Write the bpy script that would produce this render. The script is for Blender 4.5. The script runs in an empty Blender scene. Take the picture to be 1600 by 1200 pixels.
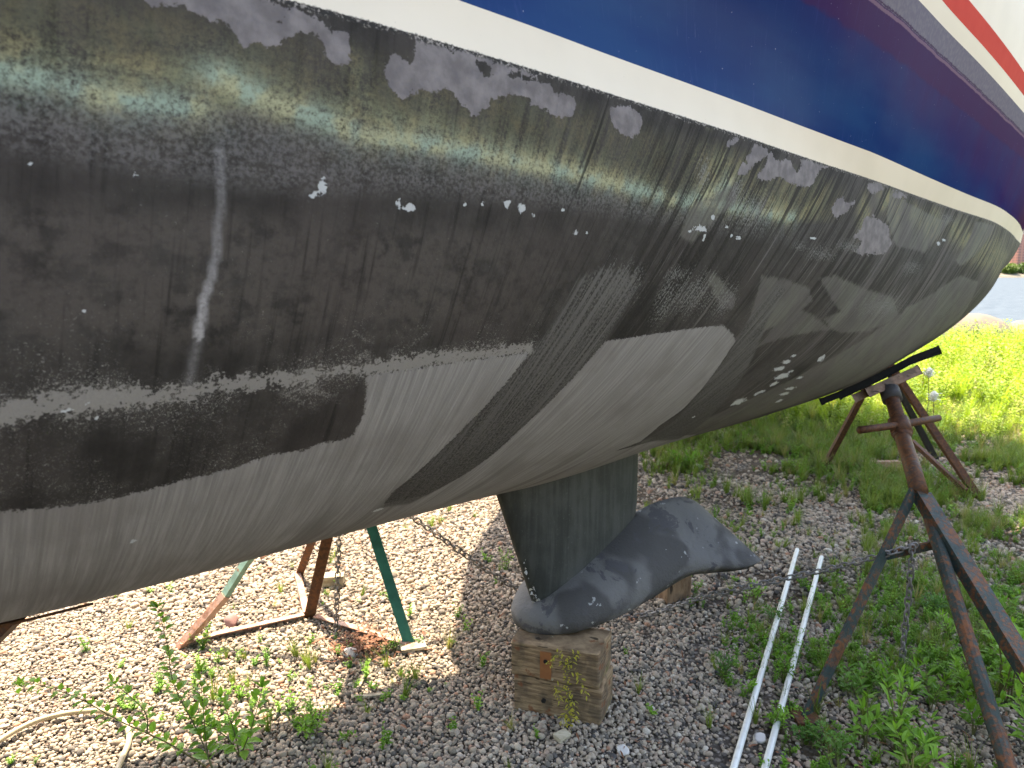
import bpy, bmesh, math, random, json
import numpy as np
from mathutils import Vector, Matrix
SC = bpy.context.scene
COL = SC.collection
random.seed(7); RNG = np.random.default_rng(7)
R = math.radians

# ------------------------------------------------------------------ camera, world, sun
CAM_H = 1.6
cam = bpy.data.cameras.new('camera'); camo = bpy.data.objects.new('camera', cam); COL.objects.link(camo)
camo.location = (0, 0, CAM_H); camo.rotation_euler = (R(90) - math.atan(170/1110.0), 0, 0)
cam.sensor_width = 36; cam.lens = 36*1110/1600.0; cam.clip_start = 0.02; cam.clip_end = 6000
cam.dof.use_dof = True; cam.dof.focus_distance = 1.9; cam.dof.aperture_fstop = cam.lens/1000/0.0042
SC.camera = camo
SUN_EL, SUN_AZ = R(65), R(-20)          # azimuth clockwise from +Y
w = bpy.data.worlds.new('World'); SC.world = w; w.use_nodes = True
nt = w.node_tree; nt.nodes.clear()
sky = nt.nodes.new('ShaderNodeTexSky'); sky.sky_type = 'NISHITA'; sky.sun_disc = False
sky.sun_elevation = SUN_EL; sky.sun_rotation = SUN_AZ; sky.air_density = 1.2; sky.dust_density = 2.5; sky.ozone_density = 1.0
bg = nt.nodes.new('ShaderNodeBackground'); bg.inputs[1].default_value = 0.15
wo = nt.nodes.new('ShaderNodeOutputWorld'); nt.links.new(sky.outputs[0], bg.inputs[0]); nt.links.new(bg.outputs[0], wo.inputs[0])
sl = bpy.data.lights.new('sun', 'SUN'); sl.energy = 3.3; sl.angle = R(0.6); sl.color = (1.0, 0.93, 0.82)
so = bpy.data.objects.new('sun', sl); COL.objects.link(so)
sd = Vector((math.sin(SUN_AZ)*math.cos(SUN_EL), math.cos(SUN_AZ)*math.cos(SUN_EL), math.sin(SUN_EL)))
so.rotation_euler = sd.to_track_quat('Z', 'Y').to_euler(); so.location = (-3, 3, 8)
SC.view_settings.view_transform = 'Standard'; SC.view_settings.look = 'None'
SC.view_settings.exposure = 2.5; SC.view_settings.gamma = 1.0
SC.view_settings.use_white_balance = True; SC.view_settings.white_balance_temperature = 7800; SC.view_settings.white_balance_tint = 14
SC.render.engine = 'CYCLES'; SC.cycles.max_bounces = 8; SC.cycles.transparent_max_bounces = 8

# ------------------------------------------------------------------ helpers
def ray(u, v):
    x = (u-800)/1110.0; z = -(v-600)/1110.0; p = math.atan(170/1110.0); c, s = math.cos(p), math.sin(p)
    return x, c+z*s, z*c-s
def gp(u, v, z=0.0):                      # point at height z seen at (u,v) of the photograph
    r = ray(u, v); t = (z-CAM_H)/r[2]; return Vector((r[0]*t, r[1]*t, z))
def yp(u, v, y):                          # point at depth y
    r = ray(u, v); t = y/r[1]; return Vector((r[0]*t, y, CAM_H+r[2]*t))

def tag(o, label=None, cat=None, group=None, kind=None):
    if label: o['label'] = label
    if cat: o['category'] = cat
    if group: o['group'] = group
    if kind: o['kind'] = kind
    return o
def empty(name, loc, label=None, cat=None, group=None):
    o = bpy.data.objects.new(name, None); COL.objects.link(o); o.location = loc; o.empty_display_size = .1
    return tag(o, label, cat, group)
def mesh_obj(name, verts, faces, mat, parent=None, smooth=False, attrs=None, mats=None, midx=None):
    me = bpy.data.meshes.new(name)
    verts = np.asarray(verts, float)
    if parent is not None: verts = verts - np.array(world_loc(parent))[None]
    me.from_pydata([tuple(v) for v in verts], [], [tuple(f) for f in faces])
    if mats:
        for m in mats: me.materials.append(m)
        me.polygons.foreach_set('material_index', np.asarray(midx, np.int32))
    elif mat: me.materials.append(mat)
    if smooth: me.polygons.foreach_set('use_smooth', np.ones(len(me.polygons), bool))
    if attrs:
        for k, a in attrs.items():
            at = me.attributes.new(k, 'FLOAT', 'POINT'); at.data.foreach_set('value', np.asarray(a, np.float32))
    me.update()
    o = bpy.data.objects.new(name, me); COL.objects.link(o)
    if parent is not None: o.parent = parent
    return o
def world_loc(o):
    l = Vector((0, 0, 0))
    while o is not None: l = l + o.location; o = o.parent
    return l

class MB:                                  # collects shapes for one mesh
    def __init__(s): s.v = []; s.f = []
    def add(s, vs, fs):
        b = len(s.v); s.v += [tuple(x) for x in vs]; s.f += [tuple(i+b for i in f) for f in fs]
    def tube(s, pts, r, n=8, cap=True, squash=None):
        pts = [Vector(p) for p in pts]; rs = r if isinstance(r, (list, tuple)) else [r]*len(pts)
        vs = []; fs = []; up = None
        for i, p in enumerate(pts):
            d = (pts[min(i+1, len(pts)-1)]-pts[max(i-1, 0)]).normalized()
            if up is None:
                up = Vector((0, 0, 1)) if abs(d.z) < .9 else Vector((1, 0, 0))
            a = d.cross(up).normalized(); b = a.cross(d).normalized(); up = b
            for k in range(n):
                t = 2*math.pi*k/n
                vs.append(p+a*math.cos(t)*rs[i]+b*math.sin(t)*rs[i])
        for i in range(len(pts)-1):
            for k in range(n):
                fs.append((i*n+k, i*n+(k+1) % n, (i+1)*n+(k+1) % n, (i+1)*n+k))
        if cap:
            fs.append(tuple(range(n))[::-1]); fs.append(tuple((len(pts)-1)*n+k for k in range(n)))
        s.add(vs, fs)
    def prism(s, p0, p1, prof, up=(0, 0, 1)):   # sweep a closed 2-D profile from p0 to p1
        p0 = Vector(p0); p1 = Vector(p1); d = (p1-p0).normalized(); up = Vector(up)
        a = d.cross(up).normalized(); b = a.cross(d).normalized(); n = len(prof)
        vs = [p0+a*x+b*y for x, y in prof]+[p1+a*x+b*y for x, y in prof]
        fs = [(k, (k+1) % n, n+(k+1) % n, n+k) for k in range(n)]
        fs += [tuple(range(n))[::-1], tuple(range(n, 2*n))]
        s.add(vs, fs)
    def box(s, c, dims, rot=None, jit=0):
        rot = rot or Matrix.Identity(3); c = Vector(c); vs = []
        for x in (-1, 1):
            for y in (-1, 1):
                for z in (-1, 1):
                    vs.append(c+rot @ Vector((x*dims[0]/2+random.uniform(-jit, jit), y*dims[1]/2+random.uniform(-jit, jit), z*dims[2]/2+random.uniform(-jit, jit))))
        s.add(vs, [(0, 1, 3, 2), (4, 6, 7, 5), (0, 4, 5, 1), (2, 3, 7, 6), (0, 2, 6, 4), (1, 5, 7, 3)])
    def torus(s, c, d, side, L, W, r, n=10, m=5):  # one chain link: stadium along d
        c = Vector(c); d = Vector(d).normalized(); side = Vector(side); side = (side-d*side.dot(d)).normalized()
        nn = d.cross(side); pts = []
        for k in range(n):
            t = 2*math.pi*k/n; x = math.cos(t); y = math.sin(t)
            pts.append((c+d*(x*W/2+(L-W)/2*(1 if x > 0 else -1))+side*(y*W/2), (d*x+side*y).normalized()))
        vs = []; fs = []
        for p, o in pts:
            for j in range(m):
                t = 2*math.pi*j/m; vs.append(p+o*math.cos(t)*r+nn*math.sin(t)*r)
        for k in range(n):
            for j in range(m):
                fs.append((k*m+j, k*m+(j+1) % m, ((k+1) % n)*m+(j+1) % m, ((k+1) % n)*m+j))
        s.add(vs, fs)
    def build(s, name, mat, parent=None, smooth=False, bevel=0):
        o = mesh_obj(name, s.v, s.f, mat, parent, smooth)
        if bevel:
            md = o.modifiers.new('bevel', 'BEVEL'); md.width = bevel; md.segments = 2; md.limit_method = 'ANGLE'
        return o

# ------------------------------------------------------------------ material helper
class M:
    def __init__(s, name):
        s.m = bpy.data.materials.new(name); s.m.use_nodes = True; s.t = s.m.node_tree
        s.b = s.t.nodes['Principled BSDF']; s.o = s.t.nodes['Material Output']
    def n(s, t, **k):
        x = s.t.nodes.new(t)
        for a, b in k.items(): setattr(x, a, b)
        return x
    def put(s, sock, v):
        if isinstance(v, bpy.types.NodeSocket): s.t.links.new(v, sock)
        elif v is not None:
            if isinstance(v, (tuple, list)) and sock.type == 'RGBA' and len(v) == 3: v = (*v, 1)
            sock.default_value = v
    def math(s, op, a, b=None, clamp=False, c=None):
        x = s.n('ShaderNodeMath', operation=op, use_clamp=clamp); s.put(x.inputs[0], a)
        if b is not None: s.put(x.inputs[1], b)
        if c is not None: s.put(x.inputs[2], c)
        return x.outputs[0]
    def mul(s, a, b): return s.math('MULTIPLY', a, b)
    def add(s, a, b): return s.math('ADD', a, b)
    def sub(s, a, b): return s.math('SUBTRACT', a, b)
    def step(s, v, lo, hi):
        x = s.n('ShaderNodeMapRange', interpolation_type='SMOOTHSTEP'); s.put(x.inputs[0], v); s.put(x.inputs[1], lo); s.put(x.inputs[2], hi); return x.outputs[0]
    def map(s, v, a, b, c, d):
        x = s.n('ShaderNodeMapRange'); s.put(x.inputs[0], v)
        for i, q in enumerate((a, b, c, d)): s.put(x.inputs[i+1], q)
        return x.outputs[0]
    def mix(s, f, a, b, mode='MIX'):
        x = s.n('ShaderNodeMix', data_type='RGBA', blend_type=mode); s.put(x.inputs[0], f); s.put(x.inputs[6], a); s.put(x.inputs[7], b); return x.outputs[2]
    def co(s, k='Object'): return s.n('ShaderNodeTexCoord').outputs[k]
    def scale(s, v, sc, loc=(0, 0, 0)):
        x = s.n('ShaderNodeMapping'); s.put(x.inputs[0], v); x.inputs[1].default_value = loc; x.inputs[3].default_value = sc; return x.outputs[0]
    def noise(s, v, sc, det=4, rough=.55, dist=0):
        x = s.n('ShaderNodeTexNoise'); s.put(x.inputs['Vector'], v); x.inputs['Scale'].default_value = sc
        x.inputs['Detail'].default_value = det; x.inputs['Roughness'].default_value = rough; x.inputs['Distortion'].default_value = dist; return x.outputs[0]
    def voro(s, v, sc, feat='F1', out=0, rnd=1):
        x = s.n('ShaderNodeTexVoronoi', feature=feat); s.put(x.inputs['Vector'], v); x.inputs['Scale'].default_value = sc
        x.inputs['Randomness'].default_value = rnd; return x.outputs[out]
    def attr(s, k, inst=False):
        x = s.n('ShaderNodeAttribute', attribute_name=k)
        if inst: x.attribute_type = 'INSTANCER'
        return x.outputs['Fac']
    def comb(s, x, y, z=0.0):
        c = s.n('ShaderNodeCombineXYZ'); s.put(c.inputs[0], x); s.put(c.inputs[1], y); s.put(c.inputs[2], z); return c.outputs[0]
    def sep(s, v):
        c = s.n('ShaderNodeSeparateXYZ'); s.put(c.inputs[0], v); return c.outputs
    def ramp(s, f, stops, interp='LINEAR'):
        x = s.n('ShaderNodeValToRGB'); s.put(x.inputs[0], f); r = x.color_ramp; r.interpolation = interp
        while len(r.elements) < len(stops): r.elements.new(.5)
        for e, (p, c) in zip(r.elements, stops): e.position = p; e.color = (*c, 1)
        return x.outputs[0]
    def bump(s, h, st=.3, dist=.01):
        x = s.n('ShaderNodeBump'); s.put(x.inputs['Height'], h); x.inputs['Strength'].default_value = st; x.inputs['Distance'].default_value = dist
        s.t.links.new(x.outputs[0], s.b.inputs['Normal'])
    def set(s, col=None, rough=.6, metal=None, spec=None, coat=None):
        if col is not None: s.put(s.b.inputs['Base Color'], col)
        s.put(s.b.inputs['Roughness'], rough)
        if metal is not None: s.put(s.b.inputs['Metallic'], metal)
        if spec is not None: s.put(s.b.inputs['Specular IOR Level'], spec)
        if coat is not None: s.put(s.b.inputs['Coat Weight'], coat)
        return s.m

# ------------------------------------------------------------------ hull shape (a = metres from the far tip, n = half-breadth towards camera, z up)
TIP = np.array([.716*5.2, 1.019*5.2]); ZT = 1.6+.0494*5.2
KC = np.array([.27, 2.78]); AX = (KC-TIP)/np.hypot(*(KC-TIP)); NN = np.array([-AX[1], AX[0]])
if NN.dot(-TIP) < 0: NN = -NN
SL = (1.95-ZT)/((np.array([-.277, .978])-TIP).dot(AX))
def zwl(a): return ZT+SL*np.asarray(a)
def h2w(a, n, z):
    a, n, z = np.broadcast_arrays(np.asarray(a, float), np.asarray(n, float), np.asarray(z, float))
    n = n-.22*np.clip((1.2-a)/1.9, 0, 1)**2
    return np.stack([TIP[0]+a*AX[0]+n*NN[0], TIP[1]+a*AX[1]+n*NN[1], z], -1)
def pchip(x, y, q):
    x = np.asarray(x, float); y = np.asarray(y, float); q = np.asarray(q, float); h = np.diff(x); d = np.diff(y)/h
    m = np.zeros_like(y); m[0] = d[0]; m[-1] = d[-1]
    for i in range(1, len(x)-1):
        if d[i-1]*d[i] > 0:
            w1 = 2*h[i]+h[i-1]; w2 = h[i]+2*h[i-1]; m[i] = (w1+w2)/(w1/d[i-1]+w2/d[i])
    i = np.clip(np.searchsorted(x, q)-1, 0, len(x)-2); t = (q-x[i])/h[i]
    return y[i]*(2*t**3-3*t**2+1)+m[i]*h[i]*(t**3-2*t**2+t)+y[i+1]*(-2*t**3+3*t**2)+m[i+1]*h[i]*(t**3-t**2)
KA = [-.55,-.02,.5,.9,1.8,2.45,3.1,3.7,4.2,4.7,5.06,5.4,5.78,6.4,7.1,7.8,8.3]
KB = [0,.06,.155,.245,.465,.575,.695,.81,.895,.985,1.04,1.09,1.125,1.12,.98,.68,.3]
DA = [-.55,0,.4,.9,1.5,2.1,2.7,3.4,4.1,4.8,5.5,6.3,7.3,8.3]
KD = [0.0,.19,0.285,0.492,0.658,0.788,0.895,0.964,1.021,1.082,1.074,1.040,1.013,0.981]
KP = [1.8,1.85,1.90,2.16,2.24,2.27,2.34,2.21,1.99,1.90,2.11,2.71,2.94,2.89]
WA = [-.55,0,.4,.9,1.6,2.07,2.6,3.0,3.48,3.82,4.5,5.4,6.4,7.2,8.0,8.3]
WB = [0,.17,.27,.385,.54,.635,.74,.815,.9,.963,1.07,1.2,1.24,1.12,.8,.5]
def half(a, th, sgn=1):
    D = pchip(DA, KD, a); p = pchip(DA, KP, a); B = pchip(KA, KB, a)
    return sgn*B*np.cos(th)**(2/p), zwl(a)-D*np.sin(th)**(2/p)
def hull_z(a, n):
    D = pchip(DA, KD, a); p = pchip(DA, KP, a); B = pchip(KA, KB, a)
    return float(zwl(a)-D*(1-min(1, abs(n)/B)**p)**(1/p))
P = json.loads('''{"flake":[[[5.956,0.017],[5.957,0.038],[5.947,0.046],[5.927,0.036],[5.913,0.035],[5.892,0.043],[5.885,0.049],[5.873,0.043],[5.855,0.05],[5.853,0.061],[5.846,0.069],[5.838,0.066],[5.83,0.058],[5.814,0.063],[5.803,0.059],[5.791,0.047],[5.774,0.037],[5.751,0.033],[5.742,0.039],[5.739,0.055],[5.728,0.064],[5.716,0.067],[5.704,0.062],[5.701,0.051],[5.703,0.037],[5.702,0.023],[5.714,0.023],[5.731,0.023],[5.744,0.014],[5.77,0.01],[5.795,0.008],[5.827,-0.003],[5.879,-0.012]],[[5.65,0.063],[5.639,0.084],[5.629,0.088],[5.616,0.094],[5.603,0.083],[5.592,0.077],[5.56,0.073],[5.536,0.062],[5.52,0.071],[5.507,0.082],[5.493,0.092],[5.478,0.096],[5.472,0.085],[5.454,0.079],[5.45,0.066],[5.422,0.054],[5.404,0.05],[5.379,0.047],[5.365,0.044],[5.359,0.057],[5.338,0.057],[5.322,0.057],[5.317,0.063],[5.283,0.067],[5.255,0.06],[5.245,0.044],[5.248,0.026],[5.269,0.023],[5.302,0.029],[5.311,0.017],[5.345,0.016],[5.348,0.006],[5.395,0.002],[5.441,0.005],[5.494,0.002],[5.544,0.004],[5.595,0.005],[5.597,0.029],[5.606,0.044],[5.619,0.037],[5.632,0.033],[5.644,0.048]],[[5.149,0.027],[5.12,0.016],[5.079,0.011],[5.046,0.022],[5.041,0.041],[5.056,0.064],[5.094,0.07],[5.13,0.059],[5.138,0.045]],[[4.704,0.023],[4.68,0.015],[4.656,0.003],[4.643,0.01],[4.672,0.026],[4.69,0.034],[4.702,0.031]],[[4.641,0.084],[4.621,0.06],[4.594,0.06],[4.607,0.046],[4.574,0.024],[4.569,0.008],[4.519,0.008],[4.489,0.009],[4.493,0.028],[4.528,0.042],[4.554,0.052],[4.577,0.073],[4.607,0.089],[4.633,0.092]],[[4.487,0.021],[4.465,0.015],[4.448,0.029],[4.408,0.03],[4.377,0.019],[4.343,0.022],[4.324,0.036],[4.295,0.046],[4.274,0.023],[4.286,0.007],[4.197,0.001],[4.122,0.0],[4.065,-0.003],[4.13,0.012],[4.162,0.038],[4.178,0.064],[4.25,0.081],[4.295,0.077],[4.347,0.076],[4.398,0.071],[4.429,0.075],[4.443,0.079],[4.478,0.09],[4.53,0.089],[4.537,0.078],[4.508,0.062],[4.487,0.04]],[[4.019,0.12],[3.991,0.087],[3.946,0.081],[3.924,0.097],[3.841,0.081],[3.837,0.093],[3.913,0.123],[3.968,0.143],[4.012,0.135]],[[3.744,0.127],[3.644,0.112],[3.489,0.138],[3.387,0.201],[3.478,0.237],[3.694,0.249],[3.779,0.241],[3.704,0.202],[3.808,0.193],[3.747,0.162]],[[3.751,0.017],[3.615,-0.005],[3.575,0.013],[3.628,0.032],[3.699,0.053]],[[3.489,0.011],[3.271,0.008],[3.294,0.026],[3.456,0.034]]],"hole":[[[5.486,0.012],[5.459,0.009],[5.444,0.025],[5.455,0.032],[5.473,0.025]],[[5.411,0.014],[5.39,0.011],[5.353,0.013],[5.355,0.019],[5.385,0.021],[5.411,0.022]],[[5.53,0.01],[5.524,0.012],[5.526,0.016],[5.53,0.015]],[[5.804,0.024],[5.793,0.02],[5.795,0.027],[5.802,0.03]]],"light":[[[6.185,0.689],[6.145,0.684],[6.104,0.69],[6.05,0.697],[6.007,0.697],[5.968,0.692],[5.93,0.687],[5.89,0.684],[5.852,0.681],[5.82,0.671],[5.786,0.665],[5.726,0.669],[5.705,0.661],[5.664,0.663],[5.643,0.661],[5.638,0.637],[5.632,0.609],[5.634,0.58],[5.638,0.548],[5.644,0.527],[5.565,0.526],[5.471,0.521],[5.393,0.519],[5.28,0.515],[5.26,0.518],[5.288,0.569],[5.324,0.631],[5.361,0.684],[5.401,0.754],[5.434,0.819],[5.475,0.892],[5.481,0.973],[5.373,1.201],[5.431,1.118],[5.87,1.091],[6.229,1.125]],[[5.01,0.505],[4.88,0.499],[4.705,0.488],[4.505,0.481],[4.414,0.516],[4.382,0.539],[4.389,0.57],[4.4,0.64],[4.417,0.737],[4.435,0.808],[4.494,0.878],[4.507,0.97],[4.761,1.039],[5.013,1.197],[5.251,1.231],[5.393,1.015],[5.278,0.912],[5.222,0.84],[5.171,0.741],[5.111,0.654],[5.049,0.562]],[[3.836,0.475],[3.65,0.441],[3.534,0.468],[3.277,0.544],[3.616,0.542],[3.743,0.514]],[[3.001,0.533],[2.697,0.545],[2.45,0.535],[2.361,0.469],[2.268,0.397],[1.969,0.359],[1.889,0.378],[2.059,0.441],[2.196,0.534],[2.55,0.564],[2.905,0.557]],[[2.286,0.171],[2.192,0.094],[2.14,0.029],[2.01,0.02],[1.636,0.017],[1.816,0.096],[2.001,0.175],[2.141,0.218],[2.276,0.253],[2.384,0.225]],[[3.913,0.465],[4.031,0.44],[4.0,0.404],[4.075,0.389],[4.147,0.446],[4.196,0.534],[4.237,0.579],[4.135,0.553],[3.971,0.535],[3.785,0.525],[3.716,0.523],[3.82,0.491]]],"wear":[[[6.169,0.518],[6.132,0.513],[6.094,0.507],[6.032,0.502],[5.933,0.516],[5.883,0.505],[5.8,0.506],[5.692,0.507],[5.562,0.495],[5.401,0.495],[5.262,0.495],[5.243,0.518],[5.393,0.519],[5.565,0.526],[5.642,0.528],[5.691,0.516],[5.747,0.527],[5.798,0.527],[5.846,0.529],[5.891,0.528],[5.916,0.532],[5.973,0.535],[6.033,0.538],[6.082,0.536],[6.122,0.542],[6.172,0.552]]],"sweep":[[[5.171,0.349],[5.194,0.405],[5.232,0.475],[5.26,0.518],[5.288,0.569],[5.324,0.631],[5.361,0.684],[5.401,0.754],[5.434,0.819],[5.475,0.892],[5.484,0.978],[5.381,1.015],[5.278,0.912],[5.222,0.84],[5.171,0.741],[5.111,0.654],[5.049,0.562],[5.013,0.5],[4.977,0.436],[4.955,0.358],[5.015,0.33],[5.106,0.325]],[[4.382,0.539],[4.4,0.64],[4.418,0.751],[4.423,0.877],[4.454,0.988],[4.125,1.099],[4.147,0.945],[4.166,0.823],[4.182,0.696],[4.213,0.564],[4.235,0.473],[4.193,0.369],[4.272,0.35],[4.355,0.429]]],"blobs":[[6.083,0.231,0.0033,0.0047],[6.03,0.238,0.003,0.003],[6.05,0.246,0.003,0.003],[5.977,0.233,0.004,0.004],[5.743,0.229,0.0067,0.0107],[5.757,0.242,0.006,0.0053],[5.621,0.241,0.0047,0.0087],[5.599,0.247,0.0107,0.0073],[5.493,0.233,0.004,0.0033],[5.453,0.228,0.006,0.004],[5.398,0.223,0.0073,0.008],[5.362,0.229,0.0093,0.008],[5.333,0.238,0.0053,0.0047],[5.255,0.222,0.0073,0.0033],[5.208,0.262,0.0073,0.0047],[5.175,0.26,0.006,0.004],[4.767,0.227,0.028,0.0073],[4.808,0.236,0.008,0.004],[4.652,0.215,0.012,0.0047],[4.721,0.197,0.0087,0.0073],[4.575,0.239,0.0133,0.0047],[4.614,0.235,0.0067,0.0047],[4.741,0.248,0.006,0.0093],[4.117,0.214,0.032,0.004],[6.041,0.4,0.003,0.0033],[6.032,0.548,0.003,0.003],[6.062,0.531,0.004,0.0033],[6.043,0.524,0.003,0.0047],[6.068,0.532,0.003,0.003],[6.053,0.576,0.0033,0.003],[3.948,0.677,0.0413,0.01],[3.931,0.647,0.0307,0.0093],[3.906,0.623,0.0207,0.006],[3.88,0.719,0.0487,0.0147],[3.838,0.698,0.0213,0.0067],[3.896,0.756,0.0273,0.012],[4.049,0.834,0.044,0.0193],[3.654,0.65,0.0247,0.0167],[3.939,0.792,0.0267,0.0087],[3.714,0.741,0.0247,0.0073],[3.709,0.801,0.0447,0.0093],[3.714,0.832,0.0393,0.01],[3.682,0.883,0.0287,0.012],[3.967,0.803,0.016,0.0087],[4.295,0.874,0.0107,0.0047],[5.985,0.819,0.0053,0.0067],[5.48,0.989,0.014,0.008],[5.702,0.642,0.003,0.0033],[5.875,0.663,0.003,0.003],[2.661,0.144,0.044,0.0053],[2.749,0.163,0.032,0.008]],"drip":[[5.879,0.196],[5.88,0.247],[5.885,0.304],[5.889,0.337],[5.895,0.363],[5.905,0.393],[5.908,0.436]],"drip2":[[5.908,0.436],[5.915,0.471],[5.921,0.509]],"teal":[[[6.101,0.14],[6.084,0.142],[6.067,0.143]],[[6.031,0.145],[6.006,0.151],[5.967,0.151],[5.91,0.149]],[[5.875,0.108],[5.852,0.119],[5.816,0.129],[5.774,0.135],[5.717,0.144],[5.69,0.153],[5.649,0.151],[5.593,0.15],[5.533,0.149],[5.454,0.152],[5.396,0.154],[5.318,0.155],[5.231,0.156],[5.112,0.162],[5.002,0.166],[4.904,0.173],[4.772,0.17],[4.517,0.167],[4.278,0.166]],[[4.816,0.163],[4.724,0.14],[4.672,0.112]]],"yellow":[[[6.098,0.113],[6.064,0.11],[6.029,0.117],[5.978,0.112],[5.909,0.114],[5.872,0.13]],[[5.875,0.1],[5.833,0.136],[5.774,0.145],[5.717,0.148]],[[5.705,0.12],[5.628,0.126],[5.534,0.135],[5.397,0.141],[5.233,0.145],[5.027,0.156]],[[5.699,0.053],[5.69,0.085],[5.68,0.117]],[[5.569,0.076],[5.565,0.107],[5.568,0.14]],[[4.784,0.131],[4.715,0.059]],[[4.519,0.112],[4.39,0.149],[4.319,0.169]],[[4.218,0.152],[4.144,0.11]],[[4.786,-0.004],[4.786,-0.004]]],"yspot":[[2.433,0.094,0.16100000000000003,0.04000000000000001],[2.299,0.117,0.11799999999999988,0.028999999999999984],[1.472,0.137,0.22199999999999998,0.04199999999999998],[1.065,0.159,0.254,0.036000000000000004],[4.346,0.157,0.0389999999999997,0.016999999999999987],[3.007,0.085,0.10899999999999999,0.03],[3.202,0.062,0.08499999999999996,0.023999999999999994],[3.496,0.053,0.0990000000000002,0.030000000000000006],[2.433,0.094,0.16100000000000003,0.04000000000000001],[1.71,0.182,0.326,0.054],[1.181,0.202,0.233,0.071],[2.855,0.087,0.117,0.047],[3.408,0.079,0.075,0.044],[3.744,0.116,0.047,0.041]],"misthi":[[6.102,0.149],[6.013,0.152],[5.911,0.152],[5.817,0.137],[5.717,0.146],[5.533,0.152],[5.318,0.158],[5.024,0.169],[4.769,0.18],[4.231,0.171],[3.387,0.123]],"mistlo":[[6.108,0.224],[6.018,0.231],[5.876,0.24],[5.766,0.242],[5.646,0.232],[5.527,0.226],[5.307,0.224],[5.007,0.226],[4.746,0.238],[4.192,0.243],[3.315,0.238]],"scr":[[[5.676,0.446],[5.589,0.492]],[[5.609,0.455],[5.663,0.492]],[[5.815,0.527],[5.676,0.605]],[[5.815,0.527],[5.65,0.568]],[[5.566,0.476],[5.531,0.454]],[[5.747,0.529],[5.641,0.611]]],"med":[[[3.988,0.335],[3.872,0.323],[3.575,0.364],[3.204,0.401],[3.016,0.488],[3.21,0.526],[3.413,0.54],[3.651,0.473],[3.824,0.411]],[[4.7,0.331],[4.634,0.338],[4.492,0.399],[4.485,0.432],[4.56,0.426],[4.645,0.372]],[[2.983,0.445],[2.144,0.359],[1.858,0.36],[1.953,0.468],[2.365,0.618],[2.782,0.608],[3.018,0.517]],[[4.697,0.13],[4.643,0.102],[4.623,0.16],[4.703,0.197],[4.791,0.263],[4.85,0.251],[4.825,0.178]],[[3.506,0.02],[3.211,0.039],[2.815,0.058],[2.594,0.056],[2.933,0.211],[3.34,0.203],[3.51,0.109]],[[4.387,0.333],[4.237,0.34],[4.035,0.368],[3.975,0.411],[4.102,0.476],[4.237,0.517],[4.361,0.47]],[[4.507,0.97],[4.184,0.914],[3.951,0.819],[3.703,0.709],[3.376,0.592],[2.937,0.446],[2.521,0.359],[2.23,0.294],[1.763,0.324],[1.704,0.556],[2.233,0.69],[2.767,0.841],[3.206,0.938],[3.597,1.0],[3.935,1.109],[4.411,1.061]],[[2.579,0.359],[1.917,0.324],[1.778,0.36],[2.059,0.482],[2.392,0.58],[2.681,0.579]]],"spray":[[4.029,0.257,0.143,0.029],[3.07,0.276,0.156,0.041],[4.711,0.389,0.153,0.067],[4.556,0.408,0.081,0.061],[4.192,0.243,0.063,0.015],[3.804,0.225,0.156,0.024],[5.042,0.374,0.104,0.065],[2.656,0.046,0.168,0.026],[3.279,0.441,0.352,0.06],[4.828,0.406,0.048,0.083],[4.517,0.167,0.121,0.052],[4.809,0.341,0.065,0.023],[4.792,0.104,0.032,0.038],[4.634,0.131,0.036,0.041]]}''')
aa = np.concatenate([np.linspace(-.546, .4, 80)[:-1], np.linspace(.4, 4, 300)[:-1], np.linspace(4, 6.4, 400)[:-1], np.linspace(6.4, 8.3, 40)])
th = np.linspace(0, 1, 230); th = (th*.75+.25*th**2)*math.pi/2     # denser near the waterline
thf = np.linspace(0, math.pi/2, 40)
A2, T2 = np.meshgrid(aa, th, indexing='ij')
yn, zn = half(A2, T2)
G = np.concatenate([np.zeros((len(aa), 1)), np.cumsum(np.hypot(np.diff(yn, axis=1), np.diff(zn, axis=1)), 1)], 1)
# direction in which rain and the roller have streaked the paint
ka = np.linspace(-.6, 8.4, 850); kk = np.interp(ka, [0, 2.2, 3.3, 4.2, 4.7, 5.1, 5.5, 6, 8.4], [1.7, 1.4, 1.1, .85, .62, .5, .13, .1, .1])
KT = np.concatenate([[0], np.cumsum(np.diff(ka)/((kk[1:]+kk[:-1])/2))])
S = np.interp(np.interp(A2, ka, KT)-G, KT, ka); S = np.where(np.interp(A2, ka, KT)-G < 0, -.6+(np.interp(A2, ka, KT)-G)*1.7, S)
def sdf(poly, X, Y, pad=.06):
    poly = np.array(poly); out = np.full(X.shape, -1.0)
    m = (X > poly[:, 0].min()-pad) & (X < poly[:, 0].max()+pad) & (Y > poly[:, 1].min()-pad) & (Y < poly[:, 1].max()+pad)
    x = X[m]; y = Y[m]; d = np.full(x.shape, 9.0); ins = np.zeros(x.shape, bool)
    for i in range(len(poly)):
        ax, ay = poly[i-1]; bx, by = poly[i]; ex, ey = bx-ax, by-ay; L = ex*ex+ey*ey+1e-12
        t = np.clip(((x-ax)*ex+(y-ay)*ey)/L, 0, 1); d = np.minimum(d, np.hypot(x-ax-t*ex, y-ay-t*ey))
        c = ((ay > y) != (by > y)); xs = ax+(y-ay)*ex/(ey if abs(ey) > 1e-12 else 1e-12); ins ^= c & (x < xs)
    out[m] = np.where(ins, d, -d); return out
def union(polys): return np.max([sdf(p, A2, G) for p in polys], 0)
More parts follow.
